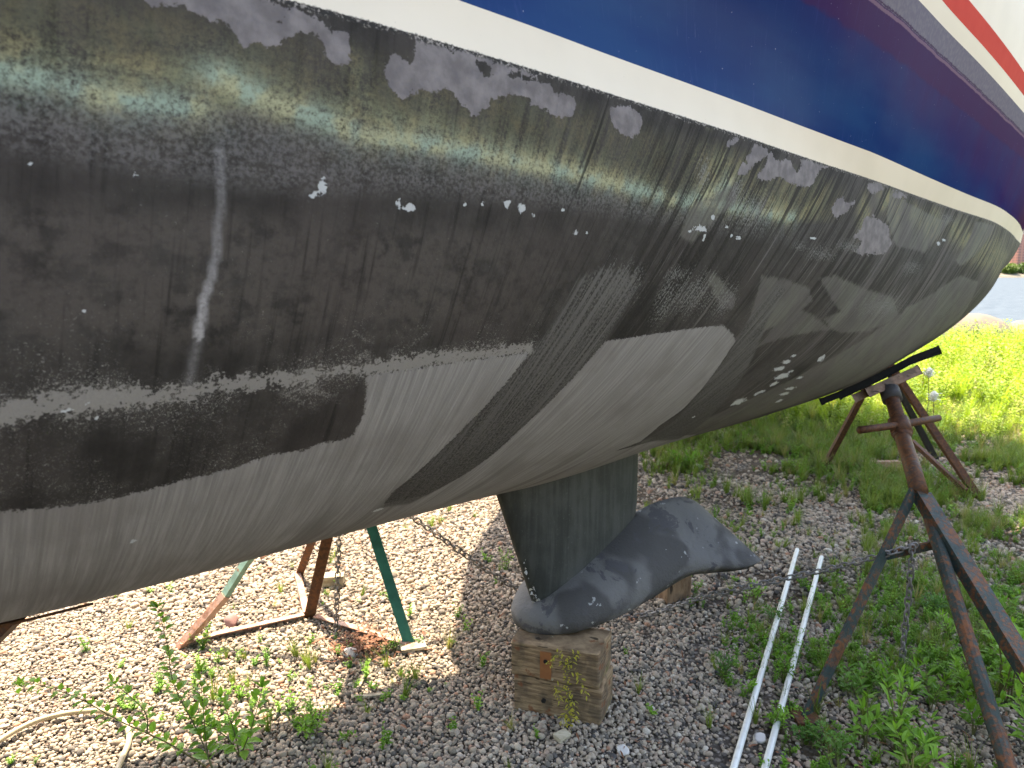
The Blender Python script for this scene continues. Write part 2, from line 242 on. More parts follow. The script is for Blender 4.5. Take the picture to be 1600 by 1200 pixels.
def linedist(pl, sx=1.0):
    pl = np.array(pl); d = np.full(A2.shape, 9.0)
    for i in range(len(pl)-1):
        ax, ay = pl[i]; bx, by = pl[i+1]; ex, ey = (bx-ax)*sx, by-ay; L = ex*ex+ey*ey+1e-12
        X = (A2-ax)*sx; Y = G-ay; t = np.clip((X*ex+Y*ey)/L, 0, 1); d = np.minimum(d, np.hypot(X-t*ex, Y-t*ey))
    return d
def lines(ls, wd, sx=1.0): return np.max([np.exp(-(linedist(l, sx)/wd)**2) for l in ls], 0)
at = {}
at['sflake'] = np.minimum(union(P['flake']), -union(P['hole']))
at['slight'] = union(P['light'][:2]+[[(7, .92), (6, .92), (5.5, .95), (5.2, 1.0), (5.0, 1.0), (4.3, 1.0), (4.0, 1.1), (3.9, 1.8), (7, 1.8)]]); at['swear'] = union(P['wear']); at['ssweep'] = union(P['sweep'])
blob = np.full(A2.shape, -1.0)
for a, g, ra, rg in P['blobs']:
    q = 1-np.hypot((A2-a)/(ra*1.0), (G-g)/(rg*1.0)); blob = np.maximum(blob, q)
at['blob'] = blob
dr = np.array(P['drip']); ddr = linedist(P['drip']); gf = np.clip((G-.2)/(.436-.2), 0, 1)
at['smed'] = union(P['med']+P['light'][2:])
spr = np.zeros(A2.shape)
for a, g, ra, rg in P['spray']: spr = np.maximum(spr, np.exp(-((A2-a)/ra)**2-((G-g)/rg)**2))
at['spray'] = spr
at['drip'] = np.clip(1.6-(ddr/.0055)**2, 0, 1)*(.28+.95*gf**3)+.3*np.exp(-(linedist(P['drip2'])/.006)**2)
teal = lines(P['teal'], .012, .6)*.9+.35*lines(P['teal'], .03, .6)
at['teal'] = np.clip(teal, 0, 1.2)
ylo = np.interp(A2, [q[0] for q in P['misthi'][::-1]], [q[1] for q in P['misthi'][::-1]])
mlo = np.interp(A2, [q[0] for q in P['mistlo'][::-1]], [q[1] for q in P['mistlo'][::-1]])
yb = np.clip((ylo-G+.01)/.02, 0, 1)*np.clip((G-.02)/.05, 0, 1)
yel = .42*yb*np.clip((A2-4.6)/.6, 0, 1)+.35*yb*np.exp(-((ylo-G-.015)/.03)**2)*np.clip((A2-4.9)/.2, 0, 1)
for a, g, ra, rg in P['yspot']: yel = np.maximum(yel, 1.1*np.exp(-((A2-a)/ra)**2*.8-((G-g)/(rg*1.3))**2))
yel = yel+.5*lines(P['yellow'], .014, .8)+.22*np.clip((2.6-A2)/.5, 0, 1)*np.clip((.25-G)/.1, 0, 1)+.35*yb*np.clip((4.9-A2)/.1, 0, 1)*np.clip((A2-3.9)/.2, 0, 1)
at['yel'] = yel
at['mist'] = np.clip((G-ylo+.02)/.03, 0, 1)*np.clip((mlo-G+.01)/.03, 0, 1)*np.clip((A2-3.5)/1.5, .35, 1)
at['scr'] = lines(P['scr'], .004)*(.7)+.6*np.clip(.6+at['swear']/.05, 0, 1)+.30*np.clip((G-.43)/.06, 0, 1)*np.clip((A2-4.8)/.3, 0, 1)-.25*np.clip((.42-G)/.05, 0, 1)
at['farz'] = np.clip((4.6-A2)/1.2, 0, 1)           # the end that has been scrubbed with a brush
at['sa'] = A2; at['sg'] = G; at['ss'] = S
na, nn_, nf = len(aa), len(th), len(thf)
Vn = h2w(A2, yn, zn).reshape(-1, 3)
Af, Tf = np.meshgrid(aa, thf[:-1], indexing='ij'); yf, zf = half(Af, Tf, -1)
Vf = h2w(Af, yf, zf).reshape(-1, 3)
faces = []
idx = np.arange(na*nn_).reshape(na, nn_)
q = np.stack([idx[:-1, :-1], idx[:-1, 1:], idx[1:, 1:], idx[1:, :-1]], -1).reshape(-1, 4); faces += q.tolist()
jdx = na*nn_+np.arange(na*(nf-1)).reshape(na, nf-1)
jj = np.concatenate([jdx, idx[:, -1:]], 1)
q2 = np.stack([jj[:-1, :-1], jj[1:, :-1], jj[1:, 1:], jj[:-1, 1:]], -1).reshape(-1, 4); faces += q2.tolist()
cap = list(idx[-1, :])+list(jdx[-1, ::-1]); faces.append([int(i) for i in cap])
attrs = {k: np.concatenate([v.reshape(-1), (np.full(Vf.shape[0], -1.0) if k in ('sflake', 'slight', 'swear', 'ssweep', 'smed', 'blob') else (Af.reshape(-1) if k in ('sa', 'ss') else (Tf.reshape(-1) if k == 'sg' else np.zeros(Vf.shape[0]))))]) for k, v in at.items()}

# --- antifouling paint
m = M('antifouling_paint')
sa, sg, ss = m.attr('sa'), m.attr('sg'), m.attr('ss')
uv = m.comb(sa, sg, 0.0); st = m.comb(ss, sg, 0.0)
fine = m.noise(uv, 420, 3, .6); fine2 = m.noise(uv, 160, 4, .65); med = m.noise(uv, 45, 5, .6); big = m.noise(uv, 7, 4, .6); mot = m.noise(uv, 19, 5, .7)
strk = m.noise(m.scale(st, (46, 2.2, 1)), 1.6, 6, .62); strk2 = m.noise(m.scale(st, (150, 3.5, 1), (3, 7, 0)), 1.4, 4, .7); strk3 = m.noise(m.scale(st, (14, 1.4, 1), (9, 2, 0)), 1.2, 4, .6)
dark = m.mix(m.step(m.add(m.mul(big, .6), m.mul(strk3, .5)), .38, .68), (.020, .019, .0175), (.054, .051, .047))
dark = m.mix(m.mul(m.step(med, .38, .72), .55), dark, (.024, .022, .021))
mid = m.mul(m.mul(m.step(sg, .25, .30), m.step(sg, .50, .40)), m.step(sa, 4.9, 5.6))
dark = m.mix(m.mul(m.mul(mid, m.step(mot, .38, .56)), .8), dark, (.078, .070, .063))
dark = m.mix(m.mul(m.step(mot, .56, .66), .35), dark, (.022, .021, .020))
dark = m.mix(m.mul(m.step(m.noise(uv, 3.1, 3), .42, .62), .35), dark, (.068, .058, .054))
dark = m.mix(m.mul(m.step(strk, .5, .72), .75), dark, (.016, .015, .014))
# dust mist below the slime line
mist = m.attr('mist')
mf = m.mul(mist, m.step(m.add(m.mul(fine2, .65), m.mul(med, .35)), .40, .62))
dark = m.mix(m.mul(mf, .6), dark, (.160, .156, .155))
farz = m.attr('farz')
dark = m.mix(m.mul(m.mul(farz, m.step(m.add(m.mul(strk2, .6), m.mul(m.noise(m.scale(st, (4, 2, 1)), 1.3, 3), .5)), .48, .68)), .75), dark, (.125, .112, .108))
# slime: yellow then pale green
yel = m.mul(m.attr('yel'), m.map(sa, 5.2, 4.6, 1.0, 2.2)); teal = m.attr('teal')
grain = m.add(m.mul(fine, .35), m.mul(fine2, .65))
vst = m.mix(m.mul(m.step(sa, 5.3, 5.7), .75), m.noise(m.scale(st, (60, 5, 1), (1, 4, 0)), 1, 4, .6), m.noise(m.scale(uv, (9, 22, 1)), 1, 5, .65, .4))
yfac = m.mul(yel, m.step(m.add(m.mul(grain, .55), m.mul(vst, .5)), .40, .66))
c = m.mix(m.math('MINIMUM', m.mul(yfac, 1.0), .92), dark, m.mix(m.step(m.noise(uv, 24, 3), .4, .65), (.160, .165, .100), (.215, .192, .105)))
tf = m.mul(teal, m.step(m.add(m.mul(grain, .75), m.mul(vst, .3)), .38, .62))
c = m.mix(m.math('MINIMUM', m.mul(tf, .9), .85), c, m.mix(m.step(m.noise(uv, 17, 3), .42, .6), (.27, .36, .29), (.36, .37, .23)))
# rain runs and brush streaks towards the far end
zone = m.step(sa, 5.2, 4.8); rn = m.noise(m.scale(st, (13, .75, 1), (4, 4, 0)), 1.7, 7, .68)
run2 = m.mul(m.step(rn, .50, .545), m.mul(zone, m.step(sg, .75, .3)))
c = m.mix(m.mul(run2, .9), c, m.mix(m.step(fine2, .4, .6), (.014, .013, .012), (.028, .026, .023)))
ps = m.mul(m.step(m.noise(m.scale(st, (16, .9, 1), (7, 1, 0)), 1.7, 7, .7), .56, .61), m.mul(zone, m.step(sg, .06, .2)))
c = m.mix(m.mul(ps, .6), c, m.mix(fine2, (.10, .095, .09), (.17, .16, .155)))
smd = m.step(m.add(m.attr('smed'), m.add(m.mul(m.sub(strk2, .5), .03), m.mul(m.sub(med, .5), .03))), -.006, .008)
c = m.mix(m.mul(smd, m.map(strk, .3, .7, .75, .35)), c, m.mix(m.step(m.noise(uv, 6, 3), .4, .6), (.125, .118, .112), (.15, .152, .130)))
sp2 = m.mul(m.step(m.add(m.add(m.mul(fine2, .5), m.mul(strk2, .5)), m.mul(m.attr('spray'), .11)), .575, .65), m.step(m.attr('spray'), .1, .5)); c = m.mix(m.mul(sp2, .65), c, (.20, .205, .195))
# dark runs coming down from the waterline
run = m.mul(m.step(m.noise(m.scale(st, (34, .9, 1), (5, 5, 0)), 1.5, 3, .55), .60, .66), m.mul(m.step(sg, .55, .1), m.step(sa, 5.75, 5.3)))
c = m.mix(m.mul(run, .8), c, (.014, .013, .012))
# rubbed-through strip and loose specks
rag = m.add(m.sub(fine2, .5), m.mul(m.sub(med, .5), .8))
wear = m.step(m.add(m.attr('swear'), m.mul(rag, .07)), -.002, .003)
lightc = m.mix(m.step(m.add(m.mul(strk, .55), m.mul(strk2, .45)), .36, .66), (.172, .170, .166), (.285, .283, .277))
lightc = m.mix(m.mul(m.step(m.noise(uv, 5, 3), .45, .7), .5), lightc, (.150, .142, .134))
pale = m.mix(fine, (.20, .195, .185), (.28, .275, .26))
c = m.mix(m.mul(wear, .85), c, pale)
scr = m.attr('scr')
spk = m.step(m.add(m.noise(uv, 300, 3, .6, 1.6), m.mul(scr, .17)), .645, .685)
spk = m.mul(spk, m.step(m.noise(uv, 7, 4, .6), .42, .60)); c = m.mix(m.mul(spk, .8), c, (.24, .235, .22))
# lower coat
edge = m.add(m.attr('slight'), m.add(m.mul(m.sub(med, .5), .012), m.add(m.mul(m.sub(fine2, .5), .022), m.mul(m.sub(fine, .5), .016))))
lf = m.step(edge, -.001, .0016); c = m.mix(lf, c, lightc)
# roller sweep with worn grain
sw = m.step(m.add(m.attr('ssweep'), m.mul(m.sub(strk2, .5), .05)), -.006, .014)
swc = m.mix(m.step(m.add(m.mul(fine2, .6), m.mul(strk2, .4)), .42, .58), (.024, .023, .021), (.105, .103, .098))
swc = m.mix(m.mul(m.step(strk, .42, .6), m.step(sg, 1.0, .5)), swc, (.12, .118, .112))
c = m.mix(m.mul(sw, .85), c, swc)
c = m.mix(m.mul(m.step(m.noise(m.scale(st, (9, 1.2, 1), (2, 8, 0)), 1, 3), .52, .62), m.mul(m.step(sg, .72, 1.05), .5)), c, (.10, .098, .092))
# lifted flakes baring the grey coat underneath
fe = m.add(m.attr('sflake'), m.add(m.mul(m.sub(m.noise(uv, 75, 4, .7), .5), .028), m.add(m.mul(m.sub(fine2, .5), .008), m.mul(m.mul(m.attr('farz'), m.sub(m.noise(m.scale(uv, (9, 32, 1)), 1, 5, .75), .5)), .09))))
ff = m.step(fe, -.0006, .0008)
fc = m.mix(m.step(m.noise(uv, 26, 4), .35, .7), (.135, .125, .128), (.215, .200, .202))
fc = m.mix(m.mul(m.step(med, .5, .7), .35), fc, (.105, .105, .122))
c = m.mix(ff, c, fc)
# brushed join at the boot stripe
jn = m.step(m.add(sg, m.mul(m.sub(m.noise(uv, 60, 5, .7), .5), .03)), .008, .002)
c = m.mix(m.mul(jn, .9), c, m.mix(m.step(fine2, .5, .6), (.03, .03, .03), (.30, .28, .26)))
dp = m.mul(m.attr('drip'), m.map(fine2, .3, .7, .45, 1.2)); c = m.mix(m.math('MINIMUM', m.mul(dp, 1.05), .9), c, (.33, .33, .34))
bb = m.step(m.add(m.attr('blob'), m.mul(rag, 2.3)), .0, .15); c = m.mix(bb, c, (.42, .45, .46))
pimp = m.voro(m.scale(uv, (1, 1, 1)), 170, 'SMOOTH_F1')
h = m.add(m.add(m.mul(fine, .35), m.mul(fine2, .5)), m.add(m.mul(ff, -.7), m.add(m.mul(lf, -.35), m.add(m.mul(bb, 1.5), m.mul(pimp, .25)))))
m.bump(h, .55, .0016)
m.set(c, m.map(fine2, .3, .7, .72, .9), spec=.16)
MAT_HULL = m.m

boat = empty('sailboat', tuple(h2w(3.98, 0, 0.28)), 'dark blue and cream sailboat propped ashore with worn black bottom paint and a wing keel', 'sailboat')
hull = mesh_obj('hull_bottom', np.concatenate([Vn, Vf]), faces, MAT_HULL, boat, True, attrs)

# --- topsides
def top_n(s, dz):
    t = dz/.5; off = -1.1*dz*np.exp(-(s+.55)/1.0)
    b = pchip(KA, KB, s); wv = pchip(WA, WB, s)
    q = np.clip((s-3.8)/1.0, 0, 1); n = b+(wv-b)*t**(1+.8*q)-.15*t*(1-t)*np.clip((s-4.2)/1.0, 0, 1) if dz <= .5 else wv+(wv-b)*.5*(1-np.exp(-(t-1)*2.0))
    n = np.where(s < -.5499, 0, n); return s+off, n
ts = np.concatenate([np.linspace(-.55, .5, 52), np.linspace(.5, 8.3, 200)[1:]])
def strip(name, lv, mat, attrs_z=True):
    vs = []; zz = []; ab = []
    for dz in lv:
        a, n = top_n(ts, dz); vs.append(np.concatenate([h2w(a, n, zwl(a)+dz)[::-1], h2w(a, -n, zwl(a)+dz)[1:]])); k = 2*len(ts)-1
        zz += [dz]*k; ab += list(a[::-1])+list(a[1:])
    fs = []
    for i in range(len(lv)-1):
        for j in range(k-1):
            fs.append((i*k+j, i*k+j+1, (i+1)*k+j+1, (i+1)*k+j))
        fs.append((i*k+k-1, i*k, (i+1)*k, (i+1)*k+k-1))
    o = mesh_obj(name, np.concatenate(vs), fs, mat, boat, True, {'dz': zz, 'sa': ab})
    return o
m = M('cream_gelcoat'); u = m.comb(m.attr('sa'), m.attr('dz'), 0.0)
cc = m.mix(m.step(m.noise(u, 3, 4), .35, .7), (.70, .625, .505), (.655, .585, .47))
cc = m.mix(m.mul(m.step(m.noise(u, 240, 2, .6), .71, .76), .5), cc, (.32, .26, .2))
jn = m.step(m.add(m.attr('dz'), m.mul(m.sub(m.noise(u, 120, 5, .75), .5), .014)), .0015, .0)
cc = m.mix(m.mul(jn, .9), cc, (.05, .048, .045))
m.bump(m.noise(u, 30, 2), .03, .01); CREAM = m.set(cc, .5, spec=.15)
m = M('blue_gelcoat'); sa_, dz_ = m.attr('sa'), m.attr('dz'); u = m.comb(sa_, dz_, 0.0)
slant = m.comb(m.sub(sa_, m.mul(dz_, .3)), dz_, 0.0)
f = m.step(m.add(m.sub(m.mul(dz_, 3.4), m.mul(sa_, .42)), m.add(m.mul(m.noise(u, 2.0, 3), .6), .75)), .0, .85)
f2 = m.mul(m.step(dz_, .30, .40), 1.0)
b = m.mix(m.step(m.noise(m.scale(u, (1.6, 5, 1)), 1, 4), .35, .65), (.004, .027, .125), (.008, .046, .150)); b = m.mix(m.mul(f, m.map(m.noise(m.scale(slant, (5, 2, 1)), 1, 4), .3, .7, .6, 1.0)), b, (.032, .017, .095))
b = m.mix(m.mul(m.step(m.add(dz_, m.mul(m.sub(m.noise(m.scale(u, (12, 30, 1)), 1, 4), .5), .03)), .33, .345), .7), b, (.046, .015, .075))
b = m.mix(m.mul(m.step(sa_, 1.4, .2), .8), b, (.055, .013, .045))
b = m.mix(m.mul(m.step(m.noise(m.scale(slant, (55, 5, 1)), 1.5, 5, .7), .55, .75), .25), b, (.06, .085, .26))
b = m.mix(m.mul(m.step(m.noise(m.scale(slant, (160, 9, 1)), 1.5, 3, .6), .68, .76), .35), b, (.17, .20, .38))
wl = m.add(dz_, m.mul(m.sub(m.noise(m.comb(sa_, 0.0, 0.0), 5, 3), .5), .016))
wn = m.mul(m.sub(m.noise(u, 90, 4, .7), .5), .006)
topband = m.step(m.add(wl, wn), .427, .429); b = m.mix(m.mul(topband, .9), b, m.mix(m.step(m.noise(u, 60, 4), .4, .65), (.15, .143, .19), (.18, .178, .215)))  # grey-violet band along the top of the blue, with a wavy edge
ln = m.mul(m.step(m.add(wl, wn), .415, .418), m.step(m.add(wl, wn), .427, .424)); b = m.mix(m.mul(ln, .75), b, (.20, .13, .19))
dk = m.mul(m.step(m.add(wl, m.mul(wn, 3.0)), .428, .430), m.step(m.add(wl, m.mul(wn, 3.0)), .436, .433)); b = m.mix(m.mul(dk, .8), b, (.035, .012, .06))
b = m.mix(m.mul(m.step(m.noise(u, 130, 2, .5), .745, .77), .6), b, (.45, .48, .6))

def weathered(m, col, rough, f0, f1):           # old gelcoat: mostly diffuse, with a thin worn gloss
    d = m.n('ShaderNodeBsdfDiffuse'); m.put(d.inputs[0], col); g = m.n('ShaderNodeBsdfGlossy'); m.put(g.inputs[1] if 'Roughness' not in g.inputs else g.inputs['Roughness'], rough); m.put(g.inputs[0], (1, 1, 1))
    lw = m.n('ShaderNodeLayerWeight'); lw.inputs[0].default_value = .5; x = m.n('ShaderNodeMixShader'); m.put(x.inputs[0], m.map(m.math('POWER', lw.outputs['Facing'], 3.0), 0, 1, f0, f1)); m.t.links.new(d.outputs[0], x.inputs[1]); m.t.links.new(g.outputs[0], x.inputs[2]); m.t.links.new(x.outputs[0], m.o.inputs[0]); return m.m
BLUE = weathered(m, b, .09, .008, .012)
m = M('red_stripe_paint'); u = m.comb(m.attr('sa'), m.attr('dz'), 0.0)
RED = weathered(m, m.mix(m.noise(u, 12, 4), (.52, .045, .032), (.60, .07, .05)), .2, .006, .02)
boot = strip('boot_stripe', [0, .02, .045, .0755], CREAM)
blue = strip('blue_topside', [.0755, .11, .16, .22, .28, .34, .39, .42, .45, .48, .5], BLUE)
strip('cream_pinstripe', [.5, .525, .553], CREAM)
strip('red_stripe', [.553, .59, .625], RED)
strip('cream_topside', [.625, .7, .8, .9, 1.0, 1.1], CREAM)
# deck closes the hull
a, n = top_n(ts, 1.1); top = np.concatenate([h2w(a, n, zwl(a)+1.1), h2w(a, -n*.999, zwl(a)+1.1)])
k = len(ts); mesh_obj('deck', top, [(i, i+1, k+i+1, k+i) for i in range(k-1)], CREAM, boat)

# --- wing keel: fin and winged bulb
m = M('keel_paint'); o_ = m.co(); 
kn = m.noise(o_, 6, 5, .6, .4); kf = m.noise(o_, 120, 4, .6); kv = m.noise(m.scale(o_, (20, 20, 1.2)), 2, 4)
c = m.mix(m.step(m.add(m.mul(kn, .5), m.mul(kv, .5)), .40, .62), (.030, .034, .031), (.060, .064, .059))
c = m.mix(m.mul(m.step(kf, .60, .72), .35), c, (.12, .13, .12)); m.bump(kf, .3, .002); FIN = m.set(c, .6, spec=.3)
m = M('bulb_paint'); o_ = m.co(); kf = m.noise(o_, 120, 4, .6)
c = m.mix(m.step(m.noise(m.scale(o_, (1, 1, 1), (.3, .1, .25)), 2.4, 3, .5, .4), .47, .53), (.150, .146, .142), (.080, .077, .075))
c = m.mix(m.step(m.noise(m.scale(o_, (1, 1, 1), (3, 1, 2)), 7, 6, .7, .8), .56, .60), c, (.085, .083, .088))
c = m.mix(m.mul(m.step(m.noise(m.scale(o_, (1, 1, 1), (8, 5, 2)), 22, 4, .6), .66, .69), .8), c, (.42, .42, .41))
m.bump(m.add(kf, m.mul(m.noise(o_, 14, 5), 3)), .6, .006); BULB = m.set(c, .75, spec=.15)
K0 = h2w
def kw(a, y, z): return K0(np.asarray(a)+.055, np.asarray(y)+.08, z)
keel = MB()
vs = []; nz = 16; npf = 14
for i in range(nz+1):
    t = i/nz; z = 1.15*(1-t)+.29*t
    al = 4.80-(.31)*(1.15-z)/.85; at_ = 3.965; tk = .055
    if z < .66: at_ = 3.965+(.66-z)*.15
    for k in range(2*npf):
        s = math.cos(math.pi*k/npf); x = (1+s)/2            # 1 = leading edge
        y = tk*math.sqrt(max(0, x*(1-x)))*(2*(x*.5+.5))*(1 if k <= npf else -1)*1.25
        vs.append(kw(at_+(al-at_)*x, y, z))
fs = [(i*2*npf+k, i*2*npf+(k+1) % (2*npf), (i+1)*2*npf+(k+1) % (2*npf), (i+1)*2*npf+k) for i in range(nz) for k in range(2*npf)]
keel.add(vs, fs); fin = keel.build('keel_fin', FIN, boat, True)
SECT = [(4.585, .012, .33, .31, .32, 0), (4.57, .06, .352, .283, .322, 0), (4.52, .125, .375, .272, .325, 0), (4.42, .19, .43, .272, .338, .05), (4.25, .21, .505, .275, .36, .15),
        (4.08, .215, .575, .30, .385, .3), (3.95, .215, .62, .335, .405, .5), (3.85, .235, .638, .38, .425, .75), (3.76, .275, .640, .43, .425, 1), (3.68, .315, .63, .49, .418, 1), (3.60, .335, .60, .53, .415, 1), (3.56, .335, .575, .545, .418, 1)]
vs = []; kx = 12
sa_i = [q[0] for q in SECT][::-1]
ssn = np.concatenate([[4.585, 4.58, 4.57, 4.555], np.linspace(4.53, 3.56, 40)])
def si(a, j): return float(pchip(sa_i, [q[j] for q in SECT][::-1], a))
for a in ssn:
    w_, zr, zb, ze, wg = [si(a, j) for j in range(1, 6)]; row = []
    for sg_ in (1, -1):
        seq = np.linspace(0, 1, kx)
        if sg_ < 0: seq = seq[::-1][1:]
        for x in seq:
            cvx = (1-x*x)**.5; top = ze+(zr-ze)*((1-wg)*cvx+wg*((1-x)*.97+.03*cvx)); row.append((x*w_*sg_, top))
    for sg_ in (-1, 1):
        seq = np.linspace(0, 1, kx)[::-1] if sg_ > 0 else np.linspace(0, 1, kx)
        seq = (np.linspace(1, 0, kx)[1:] if sg_ < 0 else np.linspace(0, 1, kx)[1:-1])
        pass
    top_r = [(x*w_, ze+(zr-ze)*((1-wg)*(1-x*x)**.5+wg*((1-x)*.97+.03*(1-x*x)**.5))) for x in np.linspace(0, 1, kx)]
    bot_r = [(x*w_, min(ze-(ze-zb)*((1-wg)*(1-x**4)**.5+wg*(1-x))-.050*wg*x**2, ze+(zr-ze)*(1-x)-.012*(1-x)-.03*wg*x)) for x in np.linspace(1, 0, kx)]
    loop = top_r+bot_r[1:]; left = [(-y, z) for y, z in loop[1:-1]][::-1]
    ring = loop+left
    vs += [kw(a, y, z) for y, z in ring]
nr = len(ring); fs = [(i*nr+k, i*nr+(k+1) % nr, (i+1)*nr+(k+1) % nr, (i+1)*nr+k) for i in range(len(ssn)-1) for k in range(nr)]
fs += [tuple(range(nr))[::-1], tuple((len(ssn)-1)*nr+k for k in range(nr))]
bm_ = MB(); bm_.add(vs, fs); bulb = bm_.build('winged_bulb', BULB, boat, True)
# rough barnacle scars along the leading edge of the fin
m = M('barnacle_scars'); BARN = m.set((.42, .42, .40), .8)
b_ = MB()
for i in range(46):
    z = .29+abs(random.gauss(0, .16)); al = 4.80-(.31)*(1.15-z)/.85; r_ = random.uniform(.0025, .006)
    c0 = Vector(kw(al-abs(random.gauss(0, .02)), .012+random.random()*.014, z)); 
    b_.add([c0+Vector((random.gauss(0, r_), random.gauss(0, r_), random.gauss(0, r_))) for _ in range(6)], [(0, 1, 2), (2, 1, 3), (3, 4, 5), (0, 2, 4), (0, 5, 1), (1, 5, 3), (2, 3, 4), (0, 4, 5)])
b_.build('barnacle_scars', BARN, boat)

# ------------------------------------------------------------------ ground, water
def gz(x, y):
    b = 15.2+.5*math.sin(x*.35)+.3*math.sin(x*1.1+1)
    t = min(1, max(0, (y-b)/2.5)); return -1.9*t*t*(3-2*t)
m = M('gravel_bed'); o_ = m.co(); 
v1 = m.voro(o_, 42); v2 = m.voro(m.scale(o_, (1, 1, 1), (3, 3, 3)), 42, 'F1', 1); v3 = m.voro(o_, 95)
gcol = m.mix(m.step(v1, .25, .6), m.mix(m.sep(v2)[0], (.17, .15, .13), (.40, .36, .31)), (.07, .06, .05))
soil = m.mix(m.noise(o_, 14, 5), (.045, .032, .021), (.12, .09, .062))
x_, y_, _z = m.sep(o_)
gm = m.step(m.add(m.add(m.noise(o_, 1.1, 4), m.mul(m.noise(o_, 6, 3), .4)), m.mul(m.math('MINIMUM', x_, 3.0), .03)), .68, .84)
c = m.mix(gm, gcol, soil)
green = m.mix(m.noise(o_, 3, 5), (.035, .06, .012), (.09, .11, .03))
lush = m.step(m.add(m.add(y_, m.mul(x_, .25)), m.mul(m.noise(o_, .8, 3), 1.5)), 8.4, 9.6)
c = m.mix(lush, c, green); m.bump(m.add(m.mul(v1, -1.0), m.mul(v3, -.4)), .8, .012); m.set(c, .9, spec=.15); GROUND = m.m
xs = np.concatenate([[-400, -150, -60, -30, -15], np.linspace(-10, 20, 61), [25, 35, 60, 150, 400]]); ys = np.concatenate([[-300, -100, -40, -15, -5], np.linspace(-2, 24, 66), [40, 200]])
gv = [(x, y, gz(x, y)+(.02*math.sin(x*2.1)*math.sin(y*1.7) if y > 5 else 0)-.006) for x in xs for y in ys]; ny = len(ys)
gf = [(i*ny+j, (i+1)*ny+j, (i+1)*ny+j+1, i*ny+j+1) for i in range(len(xs)-1) for j in range(ny-1)]
tag(mesh_obj('ground', gv, gf, GROUND, None, True), kind='structure')
m = M('lake_water'); o_ = m.co(); wv = m.noise(m.scale(o_, (1, .35, 1)), 1.6, 4, .6)
weathered(m, m.mix(m.step(wv, .4, .65), (.052, .072, .092), (.078, .102, .124)), .3, .01, .028)

tag(mesh_obj('lake_water', [(-3000, 14, -1.25), (3000, 14, -1.25), (3000, 4500, -1.25), (-3000, 4500, -1.25)], [(0, 1, 2, 3)], m.m), kind='structure')
m = M('far_shore_ground'); fs_ = m.set((.14, .13, .10), .95)
fx = np.linspace(-1600, 2600, 85); rows = [(846, -2), (850, .8), (870, 4), (1100, 12), (2500, 40)]
tag(mesh_obj('far_shore', [(x, y+12*math.sin(x*.01), z) for y, z in rows for x in fx], [(i*85+j, i*85+j+1, (i+1)*85+j+1, (i+1)*85+j) for i in range(4) for j in range(84)], fs_), kind='structure')

# ------------------------------------------------------------------ scattering
def scatter(name, pts, rots, scls, idx, sources, label, cat, extra=None):
    me = bpy.data.meshes.new(name); me.from_pydata([tuple(p) for p in pts], [], [])
    a = me.attributes.new('irot', 'FLOAT_VECTOR', 'POINT'); a.data.foreach_set('vector', np.asarray(rots, np.float32).ravel())
    a = me.attributes.new('iscl', 'FLOAT_VECTOR', 'POINT'); a.data.foreach_set('vector', np.asarray(scls, np.float32).ravel())
    a = me.attributes.new('iidx', 'INT', 'POINT'); a.data.foreach_set('value', np.asarray(idx, np.int32))
    o = bpy.data.objects.new(name, me); COL.objects.link(o)
    cl = bpy.data.collections.new(name+'_pieces')
    for i, s in enumerate(sources): cl.objects.link(s)
    g = bpy.data.node_groups.new(name, 'GeometryNodeTree')
    g.interface.new_socket('Geometry', in_out='INPUT', socket_type='NodeSocketGeometry'); g.interface.new_socket('Geometry', in_out='OUTPUT', socket_type='NodeSocketGeometry')
    gi = g.nodes.new('NodeGroupInput'); go = g.nodes.new('NodeGroupOutput')
    ip = g.nodes.new('GeometryNodeInstanceOnPoints'); ci = g.nodes.new('GeometryNodeCollectionInfo')
    ci.inputs[0].default_value = cl; ci.inputs['Separate Children'].default_value = True; ci.inputs['Reset Children'].default_value = True
    def na_(t, nme):
        x = g.nodes.new('GeometryNodeInputNamedAttribute'); x.data_type = t; x.inputs[0].default_value = nme; return x.outputs[0]
    er = g.nodes.new('FunctionNodeEulerToRotation')
    L = g.links.new
    L(gi.outputs[0], ip.inputs['Points']); L(ci.outputs[0], ip.inputs['Instance']); ip.inputs['Pick Instance'].default_value = True
    L(na_('INT', 'iidx'), ip.inputs['Instance Index']); L(na_('FLOAT_VECTOR', 'irot'), er.inputs[0]); L(er.outputs[0], ip.inputs['Rotation']); L(na_('FLOAT_VECTOR', 'iscl'), ip.inputs['Scale'])
    L(ip.outputs[0], go.inputs[0])
    md = o.modifiers.new('scatter', 'NODES'); md.node_group = g
    return tag(o, label, cat, kind='stuff')
def raw(name, vs, fs, mat, smooth=False):
    me = bpy.data.meshes.new(name); me.from_pydata([tuple(v) for v in vs], [], [tuple(f) for f in fs]); me.materials.append(mat)
    if smooth: me.polygons.foreach_set('use_smooth', np.ones(len(me.polygons), bool))
    return bpy.data.objects.new(name, me)
def pebble_mesh(seed, sub=2, flat=.62, rough=.28):
    bm = bmesh.new(); bmesh.ops.create_icosphere(bm, subdivisions=sub, radius=1); rg = np.random.default_rng(seed)
    dirs = rg.normal(size=(9, 3)); dirs /= np.linalg.norm(dirs, axis=1)[:, None]; cut = rg.uniform(.62, .95, 9)
    vs = []
    for v in bm.verts:
        p = np.array(v.co)
        for d_, c_ in zip(dirs, cut):
            e = p.dot(d_)-c_
            if e > 0: p = p-d_*e*.8
        p = p*np.array([1, rg.uniform(.99, 1.01)*.82, flat]); vs.append(p)
    fs = [[v.index for v in f.verts] for f in bm.faces]; bm.free(); return vs, fs
